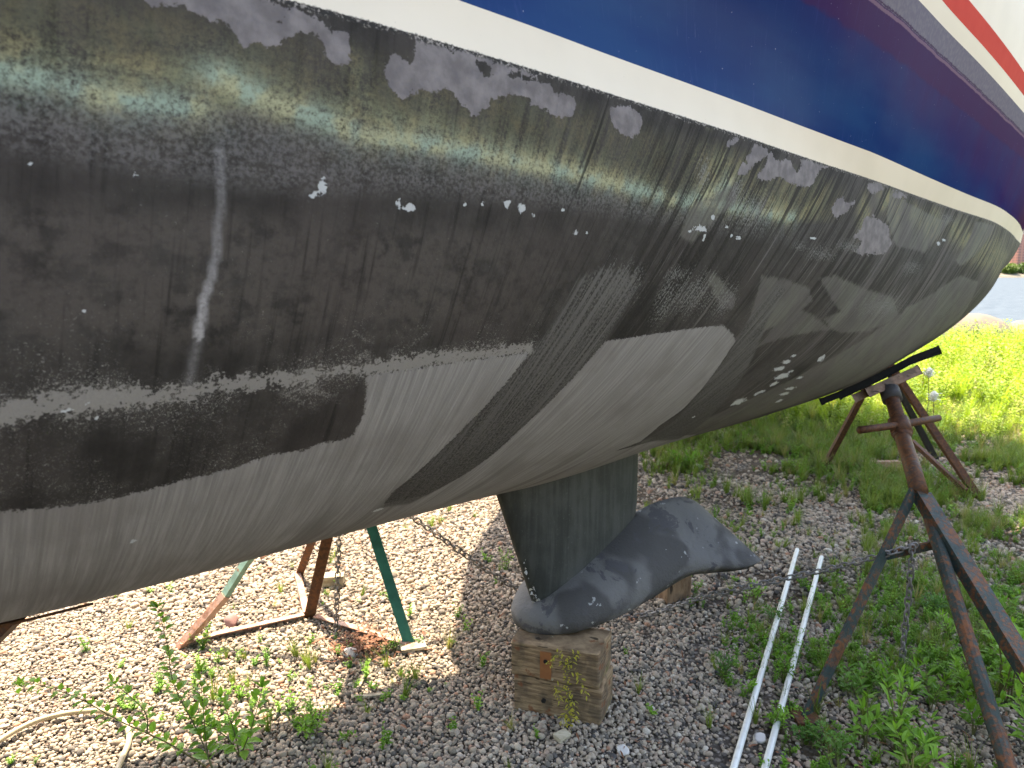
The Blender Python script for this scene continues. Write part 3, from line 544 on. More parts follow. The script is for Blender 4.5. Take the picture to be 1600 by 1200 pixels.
m = M('gravel_stones'); oi = m.n('ShaderNodeObjectInfo').outputs['Random']; o_ = m.co()
c = m.ramp(oi, [(0, (.055, .056, .060)), (.12, (.13, .12, .108)), (.26, (.215, .19, .158)), (.40, (.31, .268, .215)), (.55, (.35, .29, .235)), (.72, (.41, .365, .305)), (.86, (.30, .235, .19)), (.93, (.50, .47, .42)), (.975, (.34, .20, .14))])
c = m.mix(m.mul(m.step(m.noise(o_, 3.5, 4), .42, .65), .4), c, m.mix(.5, c, (.12, .10, .085))); m.bump(m.noise(o_, 9, 3), .25, .08); c = m.mix(1.0, c, (1.08, 1.04, .97), 'MULTIPLY')
m.set(c, .85, spec=.25); STONE = m.m
peb = [raw('pebble_%d' % i, *pebble_mesh(i, 2, random.uniform(.5, .8)), STONE, True) for i in range(8)]
pts = []; 
def jit(y0, y1, sp, x0f, x1f):
    y = y0
    while y < y1:
        x = x0f(y)
        while x < x1f(y):
            pts.append((x+random.uniform(-.5, .5)*sp, y+random.uniform(-.5, .5)*sp, sp)); x += sp
        y += sp
jit(1.55, 3.2, .0140, lambda y: -.80*y-.1, lambda y: .82*y+.15)
jit(1.56, 3.2, .0190, lambda y: -.80*y-.1, lambda y: .82*y+.15)
jit(3.2, 5.2, .0180, lambda y: -.62*y-.1, lambda y: .8*y+.2)
jit(3.2, 5.2, .0260, lambda y: -.62*y-.1, lambda y: .8*y+.2)
jit(5.2, 8.6, .030, lambda y: -.2*y, lambda y: .8*y+.2)
jit(.9, 7.0, .030, lambda y: .8*y+.18, lambda y: .8*y+1.7)
jit(.9, 4.5, .030, lambda y: -.8*y-1.5, lambda y: -.78*y-.1)
pts = np.array(pts)
def vnoise(x, y, s, sd=0):
    g = np.random.default_rng(sd).random((64, 64)); x = np.asarray(x)*s+17; y = np.asarray(y)*s+9; xi = np.floor(x).astype(int); yi = np.floor(y).astype(int); fx = x-xi; fy = y-yi; fx = fx*fx*(3-2*fx); fy = fy*fy*(3-2*fy)
    q = lambda a, b: g[a % 64, b % 64]
    return (q(xi, yi)*(1-fx)+q(xi+1, yi)*fx)*(1-fy)+(q(xi, yi+1)*(1-fx)+q(xi+1, yi+1)*fx)*fy
bare = np.clip((vnoise(pts[:, 0], pts[:, 1], 2.6, 11)*.55+vnoise(pts[:, 0], pts[:, 1], 8, 12)*.45-.50)*6, 0, 1)*np.clip((pts[:, 0]-.1)/.7, 0, 1)
pts = pts[RNG.random(len(pts)) > bare*.72]; n_ = len(pts)
print('pebbles', n_)
sz = np.clip(RNG.lognormal(0, .36, n_), .45, 2.0)*pts[:, 2]*.44
zz = RNG.uniform(-.1, .75, n_)*sz*.5
pos = np.stack([pts[:, 0], pts[:, 1], zz], 1)
scatter('gravel', pos, np.stack([RNG.uniform(-.5, .5, n_), RNG.uniform(-.5, .5, n_), RNG.uniform(0, 6.28, n_)], 1), np.stack([sz]*3, 1), RNG.integers(0, 8, n_), peb, 'loose grey and beige gravel covering the yard under the boat', 'gravel')

# ------------------------------------------------------------------ foliage pieces
def leafmat(name, c1, c2, tr=.35, dry=None):
    m = M(name); oi = m.n('ShaderNodeObjectInfo').outputs['Random']; o_ = m.co()
    k = m.math('FRACT', m.mul(oi, 7.31)); c = m.mix(m.step(m.add(m.mul(k, .6), m.mul(m.noise(o_, 9, 3), .5)), .3, .75), c1, c2)
    if dry: c = m.mix(m.step(oi, .86, .9), c, dry)
    m.set(c, .5, spec=.35); t = m.n('ShaderNodeBsdfTranslucent'); m.put(t.inputs[0], m.mix(.5, c, (c2[0]*1.5, c2[1]*1.6, c2[2]*.6)))
    x = m.n('ShaderNodeMixShader'); x.inputs[0].default_value = tr; m.t.links.new(m.b.outputs[0], x.inputs[1]); m.t.links.new(t.outputs[0], x.inputs[2]); m.t.links.new(x.outputs[0], m.o.inputs[0]); return m.m
GRASS = leafmat('grass_blade', (.07, .13, .02), (.17, .23, .045), .35, (.30, .24, .10))
LUSH = leafmat('lush_leaf', (.15, .27, .02), (.32, .42, .05), .45, (.42, .36, .14))
WEED = leafmat('weed_leaf', (.05, .15, .025), (.11, .24, .04), .35)
WEEDB = leafmat('bright_weed_leaf', (.09, .22, .02), (.17, .34, .04), .4)
YLEAF = leafmat('yellowed_leaf', (.09, .17, .03), (.38, .34, .04), .35)
m = M('weed_stem'); STEM = m.set(m.mix(m.noise(m.co(), 8), (.08, .14, .03), (.16, .08, .045)), .6)
m = M('white_petals'); PETAL = m.set((.75, .75, .68), .7)
def leaf(mb, p, d, L, W, up=(0, 0, 1), droop=.3, fold=.18):
    p = Vector(p); d = Vector(d).normalized(); s = d.cross(Vector(up)); s = s.normalized() if s.length > .05 else Vector((1, 0, 0)); u = s.cross(d)
    prof = [(0, .05), (.22, .75), (.5, 1), (.78, .62), (1, .02)]; vs = []
    for t, w_ in prof:
        c0 = p+d*L*t-Vector((0, 0, 1))*droop*L*t*t
        vs += [c0-s*W*.5*w_+u*fold*W*w_, c0, c0+s*W*.5*w_+u*fold*W*w_]
    mb.add(vs, [(i*3+j, i*3+j+1, i*3+j+4, i*3+j+3) for i in range(4) for j in range(2)])
def tuft(name, n, h, mat, spread=.5, wd=.006):
    mb = MB()
    for i in range(n):
        a = random.uniform(0, 6.28); hh = h*random.uniform(.5, 1); ln = random.uniform(.1, spread); r0 = random.uniform(0, .02); w_ = wd*random.uniform(.6, 1.2)
        d = Vector((math.cos(a), math.sin(a), 0)); s = Vector((-d.y, d.x, 0)); vs = []
        for k, t in enumerate((0, .35, .7, 1)):
            c0 = d*(r0+ln*hh*t*t)+Vector((0, 0, hh*(t-.25*ln*t*t))); ww = w_*(1-t*.9); vs += [c0-s*ww, c0+s*ww]
        mb.add(vs, [(0, 1, 3, 2), (2, 3, 5, 4), (4, 5, 7, 6)])
    return raw(name, mb.v, mb.f, mat)
def weedlet(name, n, h, L, W, mat, lean=.5):
    mb = MB()
    for s_ in range(n):
        a = random.uniform(0, 6.28); d = Vector((math.cos(a)*lean*random.random(), math.sin(a)*lean*random.random(), 1)).normalized(); hh = h*random.uniform(.5, 1)
        k = max(4, int(hh/(L*.38)))
        mb.tube([Vector((0, 0, 0)), d*hh], [.0025, .001], 4, False)
        for i in range(k):
            t = (i+.7)/k; b_ = a+i*2.4; dd = Vector((math.cos(b_), math.sin(b_), .5+random.uniform(-.3, .5))); leaf(mb, d*hh*t, dd, L*random.uniform(.6, 1.1)*(1.1-.4*t), W*random.uniform(.7, 1.1), droop=.25)
    return raw(name, mb.v, mb.f, mat)
tufts = [tuft('tuft_a', 22, .15, GRASS, .9, .0032), tuft('tuft_b', 18, .09, GRASS, 1.3, .003), tuft('tuft_c', 24, .20, GRASS, .8, .0032), weedlet('tuft_d', 5, .11, .034, .013, WEEDB), weedlet('tuft_e', 6, .075, .026, .014, WEEDB, 1.1)]
def vnoise(x, y, s, sd=0):
    g = np.random.default_rng(sd).random((64, 64)); x = np.asarray(x)*s+17; y = np.asarray(y)*s+9; xi = np.floor(x).astype(int); yi = np.floor(y).astype(int); fx = x-xi; fy = y-yi; fx = fx*fx*(3-2*fx); fy = fy*fy*(3-2*fy)
    q = lambda a, b: g[a % 64, b % 64]
    return (q(xi, yi)*(1-fx)+q(xi+1, yi)*fx)*(1-fy)+(q(xi, yi+1)*(1-fx)+q(xi+1, yi+1)*fx)*fy
# grass thinly rooted in the gravel on the lake side
n0 = 90000; X = RNG.uniform(-2.2, 9, n0); Y = RNG.uniform(1.7, 9.0, n0)
U = X/Y
dens = np.where(Y < 3.6, 2.1, 1.2)*np.clip((X-.62-.06*Y)/.8, 0, 1)*np.clip((vnoise(X, Y, 2.2, 1)*.6+vnoise(X, Y, 6, 2)*.4-.36)*3.2, 0, 1)
dens = np.maximum(dens, np.clip((Y-6.0)/1.0, 0, 1)*np.clip((X-.9)/.8, 0, 1)*np.clip((vnoise(X, Y, 1.9, 3)-.38)*2.5, 0, .8))
dens = dens*np.where((Y > 3.3) & (Y < 5.6) & (X < 2.3+(Y-4.5)*.5) & (X > .3), .2, 1.1)
dens = np.maximum(dens, .035*(vnoise(X, Y, 3, 5) > .55)*(X < 1.3))
dens = np.maximum(dens, .25*np.exp(-((X+1.0)/.6)**2-((Y-2.55)/.25)**2))
keep = RNG.random(n0) < dens*.8; X, Y = X[keep], Y[keep]; k = len(X); print('grass', k)
sc_ = RNG.uniform(.35, .95, k)*np.where(Y > 4.5, 1.15, .8)
scatter('thin_grass', np.stack([X, Y, np.zeros(k)], 1), np.stack([RNG.normal(0, .12, k), RNG.normal(0, .12, k), RNG.uniform(0, 6.28, k)], 1), np.stack([sc_]*3, 1), np.where(RNG.random(k) < np.where(Y < 3.6, .75, .3), RNG.integers(3, 5, k), RNG.integers(0, 3, k)), tufts, 'thin green grass growing up through the gravel', 'grass')
lushp = [weedlet('lush_a', 5, .55, .11, .035, LUSH), weedlet('lush_b', 6, .42, .08, .04, LUSH, .7), tuft('lush_c', 40, .5, LUSH, .5, .008), weedlet('lush_d', 5, .62, .09, .022, LUSH, .4)]
n0 = 30000; X = RNG.uniform(-6, 20, n0); Y = RNG.uniform(5.6, 16.3, n0)
edge = 7.3-.20*X+.5*np.clip(3.2-X, 0, 1)+1.1*(vnoise(X, Y, .9, 8)-.5)
dens = np.clip((Y-edge)/.9, 0, 1)*(X > -.5+0*Y)*(.35+.65*vnoise(X, Y, .8, 9)); keep = (RNG.random(n0) < dens*.8) & (np.abs(X/Y) < 1.25); X, Y, edge = X[keep], Y[keep], edge[keep]; k = len(X); print('lush', k)
sc_ = RNG.uniform(.55, 1.1, k)*np.clip(.5+(Y-edge)/3.5, .5, 1.15)*(.7+.5*vnoise(X, Y, .6, 4))
scatter('lush_weeds', np.stack([X, Y, [gz(a, b) for a, b in zip(X, Y)]], 1), np.stack([RNG.normal(0, .15, k), RNG.normal(0, .15, k), RNG.uniform(0, 6.28, k)], 1), np.stack([sc_]*3, 1), RNG.integers(0, 4, k), lushp, 'bright sunlit weeds massed along the lake bank', 'weeds')

# ------------------------------------------------------------------ individual plants
def plant(name, base, stems, leafm, label, L=.045, W=.024, gap=.03, group=None, both=True, leafrise=.4, stemr=.0028, flower=False, cat='weed'):
    base = Vector(base); r = empty(name, base, label, cat, group); sb = MB(); lb = MB()
    for st_ in stems:
        pts = [Vector(p) for p in st_]; fine = []
        for i in range(len(pts)-1):                     # Catmull-Rom through the given points
            p0 = pts[max(i-1, 0)]; p1 = pts[i]; p2 = pts[i+1]; p3 = pts[min(i+2, len(pts)-1)]
            for k in range(6):
                t = k/6; fine.append(.5*((2*p1)+(p2-p0)*t+(2*p0-5*p1+4*p2-p3)*t*t+(3*p1-p0-3*p2+p3)*t**3))
        fine.append(pts[-1]); n = len(fine)
        sb.tube(fine, [stemr*(1-.75*i/n) for i in range(n)], 5)
        ln = 0; k = 0
        tot = sum((fine[i+1]-fine[i]).length for i in range(n-1)); acc = 0
        for i in range(n-1):
            seg = fine[i+1]-fine[i]; acc += seg.length; ln += seg.length
            while ln > gap:
                ln -= gap; k += 1; f = acc/tot
                if f < .12: continue
                d = seg.normalized(); a = k*2.4+random.uniform(-.4, .4)
                s = d.cross(Vector((.3, .2, 1))).normalized(); u = s.cross(d)
                for sg in ((1, -1) if both else (1,)):
                    dd = (s*math.cos(a)*sg+u*math.sin(a)*sg)+d*.45+Vector((0, 0, leafrise)); q = fine[i+1]+dd.normalized()*.006
                    leaf(lb, q, dd, L*random.uniform(.6, 1.15)*(1-.45*f*f), W*random.uniform(.75, 1.15)*(1-.3*f), droop=random.uniform(0, .5))
        for k in range(3): leaf(lb, fine[-1], Vector((random.gauss(0, .5), random.gauss(0, .5), .9)), L*.7, W*.5, droop=.1)
    sb.build('stem', STEM, r); lb.build('leaves', leafm, r)
    return r
def bush(base, n, h, label, leafm=WEEDB, L=.04, W=.02, gap=.022, spread=.6, name='leafy_weed', group=None, stemr=.002, toward=(0, 0)):
    base = Vector(base); stems = []
    for i in range(n):
        a = 2.4*i+random.random(); hh = h*random.uniform(.55, 1); s = spread*hh*random.uniform(.4, 1); b0 = base+Vector((random.gauss(0, .012), random.gauss(0, .012), 0))
        e = Vector((math.cos(a)*s+toward[0]*hh, math.sin(a)*s+toward[1]*hh, hh)); stems.append([b0, b0+Vector((e.x*.3, e.y*.3, e.z*.55)), b0+e])
    return plant(name, base, stems, leafm, label, L, W, gap, group, stemr=stemr)
b = gp(338, 1215)
def px(u, v, y): return yp(u, v, y)
y0 = b.y
plant('tall_weed', b, [[b, px(312, 1150, y0+.03), px(272, 1070, y0+.05), px(262, 1010, y0+.07), px(247, 950, y0+.1)],
                       [b, px(325, 1180, y0+.02), px(318, 1110, y0+.04), px(312, 1050, y0+.05)]], WEEDB,
      'tallest leafy weed at bottom left, one stem reaching up towards the hull', L=.056, W=.033, gap=.024, leafrise=.3)
b2 = gp(325, 1200)
plant('tall_weed', b2, [[b2, px(260, 1160, y0+.02), px(190, 1128, y0+.0), px(120, 1090, y0-.02), px(50, 1068, y0-.03), px(30, 1072, y0-.04)], [px(230, 1147, y0), px(225, 1110, y0+.01), px(175, 1065, y0)]], WEEDB,
      'leafy weed arching low to the left over the cream hose', L=.046, W=.024, gap=.018, leafrise=.25)
b3 = gp(375, 1185)
plant('tall_weed', b3, [[b3, px(365, 1140, y0+.03), px(345, 1090, y0+.05)], [b3, px(395, 1130, y0), px(410, 1075, y0+.02)], [b3, px(352, 1150, y0+.05), px(300, 1120, y0+.06)]], WEEDB,
      'short bushy weed with broad leaves right of the tall leafy weed', L=.062, W=.031, gap=.026)
bush(gp(485, 1150), 12, .09, 'small bright green weed clump at the edge of the shade', L=.026, W=.012, gap=.012, spread=.9)
bush(gp(545, 1155), 5, .04, 'tiny weed just right of the small bright clump', L=.022, W=.012, gap=.014, spread=1)
bush(gp(318, 1008), 6, .08, 'small weed at the rusty left foot of the green stand', L=.03, W=.012, gap=.02, spread=.8)
bush(gp(615, 1018), 6, .06, 'small fern-leaved weed beside the right foot of the green stand', L=.02, W=.008, gap=.012)
bush(gp(636, 1060), 5, .04, 'tiny green seedling on shaded gravel left of the wooden block', WEED, L=.02, W=.009, gap=.012)
bush(gp(790, 890), 6, .12, 'slender weed just left of the keel fin', WEEDB, L=.025, W=.008, gap=.018, spread=.4)
bush(gp(1070, 735), 16, .17, 'bright lacy weed clump right of the keel under the hull', WEEDB, L=.05, W=.016, gap=.022, spread=.9)
bush(gp(1130, 1065), 9, .15, 'lacy weed growing just left of the two white pipes', WEED, L=.03, W=.008, gap=.012, spread=.5)
bush(gp(1210, 975), 8, .10, 'low weed showing between the upper parts of the white pipes', WEED, L=.03, W=.010, gap=.014, spread=.8)
bush(gp(1215, 1140), 10, .09, 'frilly weed between the lower parts of the white pipes', WEEDB, L=.028, W=.012, gap=.011, spread=.9)
bush(gp(1265, 1165), 10, .10, 'frilly weed at the foot of the near left leg of the rusty stand', WEED, L=.028, W=.012, gap=.011, spread=.8)
bush(gp(1400, 1175), 4, .34, 'upright weed with long pointed leaves below the hanging chain', WEEDB, L=.085, W=.024, gap=.045, spread=.25, stemr=.004)
bush(gp(1350, 1170), 4, .20, 'shorter pointed-leaf weed left of the one below the hanging chain', WEEDB, L=.08, W=.024, gap=.04, spread=.4)
bush(gp(1455, 1110), 4, .20, 'pointed-leaf weed between the middle leg and the hanging chain', WEEDB, L=.075, W=.024, gap=.04, spread=.4)
bush(gp(1415, 1215), 4, .16, 'pointed-leaf weed cut by the bottom edge near the middle leg', WEEDB, L=.075, W=.024, gap=.035, spread=.6)
bush(gp(1570, 1100), 5, .30, 'tall pale green weed right of the middle leg', WEEDB, L=.09, W=.028, gap=.045, spread=.35, stemr=.004)
bush(gp(1525, 1150), 5, .20, 'low broad-leaved weed just left of the middle leg', WEEDB, L=.06, W=.028, gap=.03, spread=.6)
bush(gp(1610, 1180), 5, .28, 'leafy weed at the bottom right corner', WEEDB, L=.08, W=.028, gap=.035, spread=.5)
bush(gp(1480, 1000), 5, .14, 'small grassy weed behind the fork of the rusty stand', WEEDB, L=.06, W=.012, gap=.03, spread=.6)
bush(gp(1560, 970), 6, .16, 'green weed beneath the angle iron leg at the right edge', WEEDB, L=.06, W=.02, gap=.03, spread=.6)
for i_, (u_, v_, h_, L_, W_, n_2, lb_) in enumerate([
  (1330, 1090, .12, .05, .020, 6, 'round-leaved weed just right of the near left leg of the rusty stand'), (1385, 1085, .16, .06, .018, 5, 'bushy weed directly left of the lower end of the hanging chain'),
  (1440, 1185, .14, .06, .022, 5, 'leafy weed at the bottom edge between the middle leg and the tall upright weed'), (1305, 1190, .12, .035, .014, 8, 'fern-like weed at the bottom edge right of the two pipes'),
  (1500, 1080, .16, .06, .02, 5, 'narrow-leaved weed touching the left side of the middle leg'), (1560, 1040, .2, .07, .022, 5, 'bright weed between the middle leg and the angle iron leg'),
  (1460, 960, .12, .05, .014, 6, 'thin weed left of the middle leg near the crossbar'), (1225, 1060, .10, .04, .012, 7, 'low frilly weed just right of the white pipes'),
  (1180, 940, .10, .035, .010, 8, 'low frilly weed just left of the upper end of the white pipes'), (1120, 870, .08, .03, .010, 6, 'small weed below the tip of the keel wing')]):
    bush(gp(u_, v_), n_2, h_, lb_, WEEDB if i_ % 3 else WEED, L=L_, W=W_, gap=L_*.42, spread=.6)
bk = Vector((.16, 2.335, 0))
plant('drooping_weed', bk, [[px(893, 1145, 2.29), px(888, 1090, 2.28), px(884, 1040, 2.28)], [px(885, 1042, 2.28), px(870, 1022, 2.27), px(858, 1038, 2.26)], [px(885, 1045, 2.28), px(898, 1022, 2.27), px(903, 1022, 2.26)],
      [px(886, 1050, 2.28), px(900, 1050, 2.26), px(916, 1085, 2.25)], [px(886, 1080, 2.28), px(868, 1075, 2.27), px(876, 1095, 2.26)], [px(888, 1100, 2.28), px(895, 1095, 2.26), px(900, 1125, 2.25)], [px(890, 1110, 2.28), px(880, 1120, 2.27), px(882, 1135, 2.25)]],
      YLEAF, 'wilting weed with yellowed drooping leaves in front of the wooden block', L=.02, W=.008, gap=.009, leafrise=-.2, stemr=.002)
for u_, v_, h_, lb_ in [(1443, 640, .62, 'larger white flower head among the bright weeds on the bank'), (1452, 655, .45, 'small white flower head below the larger one on the bank')]:
    g0 = gp(u_, v_+40); r = empty('white_flower', g0, lb_, 'flower'); sb = MB(); tp = g0+Vector((0, 0, h_)); sb.tube([g0, g0+Vector((.02, 0, h_*.5)), tp], .004, 5); sb.build('stem', STEM, r); hb = MB(); hb.tube([tp+Vector((0, 0, -.03)), tp+Vector((0, 0, .0)), tp+Vector((0, 0, .05)), tp+Vector((0, 0, .07))], [.01, .03, .028, .01], 9)
    for i in range(50):
        a = random.uniform(0, 6.28); rr = .05*math.sqrt(random.random()); c0 = tp+Vector((math.cos(a)*rr, math.sin(a)*rr, random.uniform(-.02, .05))); leaf(hb, c0, (random.gauss(0, 1), random.gauss(0, 1), .4), .03, .03)
    hb.build('flower_head', PETAL, r)

# ------------------------------------------------------------------ steel, rubber and wood
def steel(name, paint, rustamt, seed=0, rustc=((.14, .045, .022), (.30, .11, .045))):
    m = M(name); o_ = m.scale(m.co(), (1, 1, 1), (seed, seed*2, 0)); n1 = m.noise(o_, 9, 6, .65); n2 = m.noise(o_, 60, 4, .6); st_ = m.noise(m.scale(o_, (40, 40, 6)), 1, 4, .7)
    ru = m.mix(m.step(n2, .35, .65), *rustc); ru = m.mix(m.mul(m.step(m.noise(o_, 25, 3), .5, .7), .6), ru, (.05, .025, .02))
    pc = m.mix(m.step(n1, .3, .7), paint, tuple(min(1, q*1.7) for q in paint)); pc = m.mix(m.mul(m.step(st_, .55, .7), .5), pc, (.05, .04, .035))
    f = m.step(m.add(m.mul(n1, .6), m.mul(n2, .4)), .67-rustamt*.45, .79-rustamt*.45); m.bump(m.add(n2, m.mul(f, .6)), .4, .003)
    m.set(m.mix(f, pc, ru), m.map(n2, .3, .7, .45, .8), metal=.0, spec=.22); return m.m
S_DARK = steel('weathered_green_steel', (.022, .036, .034), .50, 1, ((.065, .028, .015), (.165, .066, .028)))
S_TEAL = steel('green_painted_steel', (.025, .135, .105), .22, 2)
S_PALE = steel('pale_green_steel', (.16, .27, .22), .40, 3)
S_RUST = steel('rusty_steel', (.05, .037, .030), .65, 4, ((.060, .029, .016), (.15, .064, .028)))
S_RED = steel('red_brown_rusty_steel', (.050, .026, .016), .75, 5, ((.052, .024, .013), (.125, .052, .024)))
S_PINK = steel('faded_rusty_steel', (.34, .22, .17), .5, 6, ((.24, .11, .07), (.42, .22, .14)))
m = M('galvanised_chain'); CHAIN = m.set(m.mix(m.noise(m.co(), 40, 4), (.10, .085, .075), (.26, .25, .24)), .5, metal=.35)
m = M('black_pad_rubber'); RUB = m.set(m.mix(m.noise(m.co(), 30, 4), (.003, .003, .003), (.014, .014, .013)), .9, spec=.05); 
def wood(name, c1, c2, ax=(1, 22, 22), moss=.0):
    m = M(name); o_ = m.co(); g_ = m.noise(m.scale(o_, ax), 4, 6, .65, .3); c = m.mix(m.step(g_, .32, .68), c1, c2)
    c = m.mix(m.mul(m.step(m.noise(o_, 11, 4), .45, .62), .6), c, (.055, .045, .035))
    ck = m.step(m.noise(m.scale(o_, tuple(q*1.6 for q in ax), (2, 0, 5)), 3, 3, .4), .66, .70); c = m.mix(m.mul(ck, .85), c, (.018, .014, .012))
    if moss:
        z_ = m.sep(o_)[2]; c = m.mix(m.mul(m.step(m.add(m.mul(z_, -6), m.noise(o_, 9, 4)), .45, .9), moss), c, (.11, .13, .03))
        c = m.mix(m.step(m.noise(m.scale(o_, (1, 1, 1), (4, 4, 1)), 13, 4, .65), .66, .69), c, (.40, .36, .25))
        c = m.mix(m.mul(m.step(m.noise(m.scale(o_, (1, 1, 1), (9, 1, 3)), 9, 4, .6), .60, .66), .8), c, (.20, .07, .03))
    m.bump(m.add(g_, m.mul(ck, -2)), .7, .004); return m.set(c, .85, spec=.2)
TIMBER = wood('old_timber', (.15, .095, .055), (.36, .25, .15), (3, 3, 30), .8)
PLANK = wood('pink_plank', (.17, .105, .075), (.25, .165, .12), (3, 20, 20)); SCRAP = wood('pale_scrap_wood', (.34, .29, .20), (.50, .44, .33), (3, 14, 14))
def Lprof(w_, t, flip=1): return [(0, 0), (w_*flip, 0), (w_*flip, -t), (t*flip, -t), (t*flip, -w_), (0, -w_)][::(1 if flip > 0 else -1)]
def rect(w_, h_): return [(-w_/2, -h_/2), (w_/2, -h_/2), (w_/2, h_/2), (-w_/2, h_/2)]
def leg(parent, p0, p1, w_, mat, up=(0, 0, 1), prof=None, name='leg', label=None):
    b_ = MB(); b_.prism(p0, p1, prof or Lprof(w_, w_*.12), up); o = b_.build(name, mat, parent, bevel=.0015)
    if label: o['label'] = label
    return o
def plate(parent, c, mat, w_=.09, name='foot_plate'):
    b_ = MB(); b_.box(Vector(c)+Vector((0, 0, .012)), (w_, w_, .012), jit=.002); return b_.build(name, mat, parent, bevel=.002)
def chain(name, pts, L, label, group=None, r=None, droop=0):
    mb = MB(); pts = [Vector(p) for p in pts]; fine = []
    for i in range(len(pts)-1):
        p0 = pts[max(i-1, 0)]; p1 = pts[i]; p2 = pts[i+1]; p3 = pts[min(i+2, len(pts)-1)]
        for k in range(20):
            t = k/20; fine.append(.5*((2*p1)+(p2-p0)*t+(2*p0-5*p1+4*p2-p3)*t*t+(3*p1-p0-3*p2+p3)*t**3))
    fine.append(pts[-1]); acc = 0; nxt = 0; k = 0
    r = r or L*.11
    for i in range(len(fine)-1):
        s = (fine[i+1]-fine[i]); l = s.length; d = s.normalized()
        while nxt < acc+l:
            side = Vector((0, 0, 1)) if abs(d.z) < .9 else Vector((1, 0, 0)); sd_ = d.cross(side).normalized(); sd_ = sd_ if k % 2 else sd_.cross(d)
            ang = .35*math.sin(k*1.7); sd_ = Matrix.Rotation(ang, 3, d) @ sd_
            mb.torus(fine[i]+d*(nxt-acc), d, sd_, L, L*.62, r); nxt += L*.74; k += 1
        acc += l
    o = mb.build(name, CHAIN, None, True)
    mn = sum((Vector(v) for v in mb.v), Vector())/len(mb.v); return tag(o, label, 'chain', group)

# right-hand stand carrying the hull
T = Vector
apx = yp(1436, 768, 2.92); base = gp(1262, 1120)*.33+gp(1590, 1250)*.33+Vector((2.05, 2.25, 0))*.34
A = empty('boat_stand', (base.x, base.y, 0), 'rusty green screw-jack stand with handle, holding the hull up at right', 'boat stand', 'screw-jack stands around the hull')
vd = Vector(ray(1370, 600)).normalized()
cl = [(1281, 623, 3.33), (1312, 611, 3.42), (1345, 596, 3.51), (1385, 577, 3.62), (1425, 556, 3.72), (1465, 541, 3.82)]
cp = [yp(*q) for q in cl]
def ribbon(pts, w0, w1, th_, dirw):
    mb = MB(); vs = []; n = len(pts)
    for i, p in enumerate(pts):
        d = (pts[min(i+1, n-1)]-pts[max(i-1, 0)]).normalized(); nn2 = d.cross(dirw).normalized()
        if nn2.z < 0: nn2 = -nn2
        for a, b_ in ((w0, 0), (w1, 0), (w1, -th_), (w0, -th_)): vs.append(p+dirw*a+nn2*b_)
    fs = [(i*4+k, i*4+(k+1) % 4, (i+1)*4+(k+1) % 4, (i+1)*4+k) for i in range(n-1) for k in range(4)]+[(0, 1, 2, 3), ((n-1)*4+3, (n-1)*4+2, (n-1)*4+1, (n-1)*4)]
    mb.add(vs, fs); return mb
o = ribbon(cp, -.08, .16, .030, vd).build('pad', RUB, A, bevel=.003)
cp2 = [p+Vector((.0, -.004, -.030)) for p in cp[1:]]; cp2[-1] = cp2[-1]+Vector((.012, 0, 0))
ribbon(cp2, -.09, .15, .012, vd).build('pad_backing', RUB, A, bevel=.002)
wp = [yp(1352, 607, 3.52), yp(1433, 571, 3.66)]
ribbon(wp, -.09, .12, .048, vd).build('pad_block', PLANK, A, bevel=.003)
wp = [yp(1331, 617, 3.50), yp(1351, 607.5, 3.55)]
ribbon(wp, -.07, .10, .042, vd).build('pad_block', PLANK, A, bevel=.003)
pt = yp(1390, 610, 3.50); pn_ = yp(1406, 664, 3.33); b_ = MB(); b_.tube([yp(1389, 608, 3.50), yp(1395, 626, 3.45)], [.046, .046], 14); b_.build('swivel_head', steel('grey_steel', (.04, .037, .035), .3, 7), A, True)
b_ = MB(); ns = 13; scr = []
for i in range(ns*2+1):
    t = i/(ns*2); scr.append((yp(1393, 620, 3.46).lerp(pn_, t), .034 if i % 2 else .028))
b_.tube([q[0] for q in scr], [q[1] for q in scr], 12); b_.build('screw', S_RED, A, True)
b_ = MB(); b_.tube([yp(1343, 672, 3.22), yp(1365, 669, 3.26), yp(1406, 664, 3.31), yp(1440, 658, 3.37), yp(1467, 653, 3.42)], [.018, .017, .018, .018, .016], 9); hd = b_.build('handle', S_RED, A, True)
b_ = MB(); b_.tube([yp(1403, 656, 3.35), yp(1410, 678, 3.29)], .047, 12); b_.tube([yp(1409, 676, 3.295), yp(1412, 686, 3.27)], [.047, .036], 12); b_.build('nut', S_RED, A, True)
b_ = MB(); b_.tube([yp(1408, 676, 3.30), yp(1424, 726, 3.11), apx], [.034, .035, .036], 14); b_.build('post', S_RUST, A, True)
f1 = gp(1258, 1125); f2 = gp(1597, 1270); f3 = gp(1765, 1290)
leg(A, yp(1427, 768, 2.93), f1, .052, S_DARK, (.6, -.8, .3), rect(.048, .014))
leg(A, yp(1447, 790, 2.90), f2, .05, S_DARK, (-.5, -.9, .2), [(.026*math.cos(t), .026*math.sin(t)) for t in np.linspace(0, 2*math.pi, 13)[:-1]])
b_ = MB(); p0 = yp(1444, 768, 2.92); b_.prism(p0, f3, [(-.032, -.006), (.032, -.006), (.032, .0), (-.032, .0)], (.25, -.75, .75)); 
d_ = (f3-p0).normalized(); a_ = d_.cross(Vector((.25, -.75, .75))).normalized()
b_.prism(p0+a_*.033, f3+a_*.033, [(-.003, -.045), (.003, -.045), (.003, .0), (-.003, .0)], (.25, -.75, .75)); b_.prism(p0-a_*.033, f3-a_*.033, [(-.003, -.045), (.003, -.045), (.003, .0), (-.003, .0)], (.25, -.75, .75)); b_.build('leg', S_DARK, A, bevel=.001)
leg(A, yp(1385, 868, 2.76), yp(1456, 852, 2.78), .03, S_DARK, (0, 0, 1), rect(.016, .034), name='cross_bar')
for f in (f1, f2, f3): plate(A, f, S_RUST)

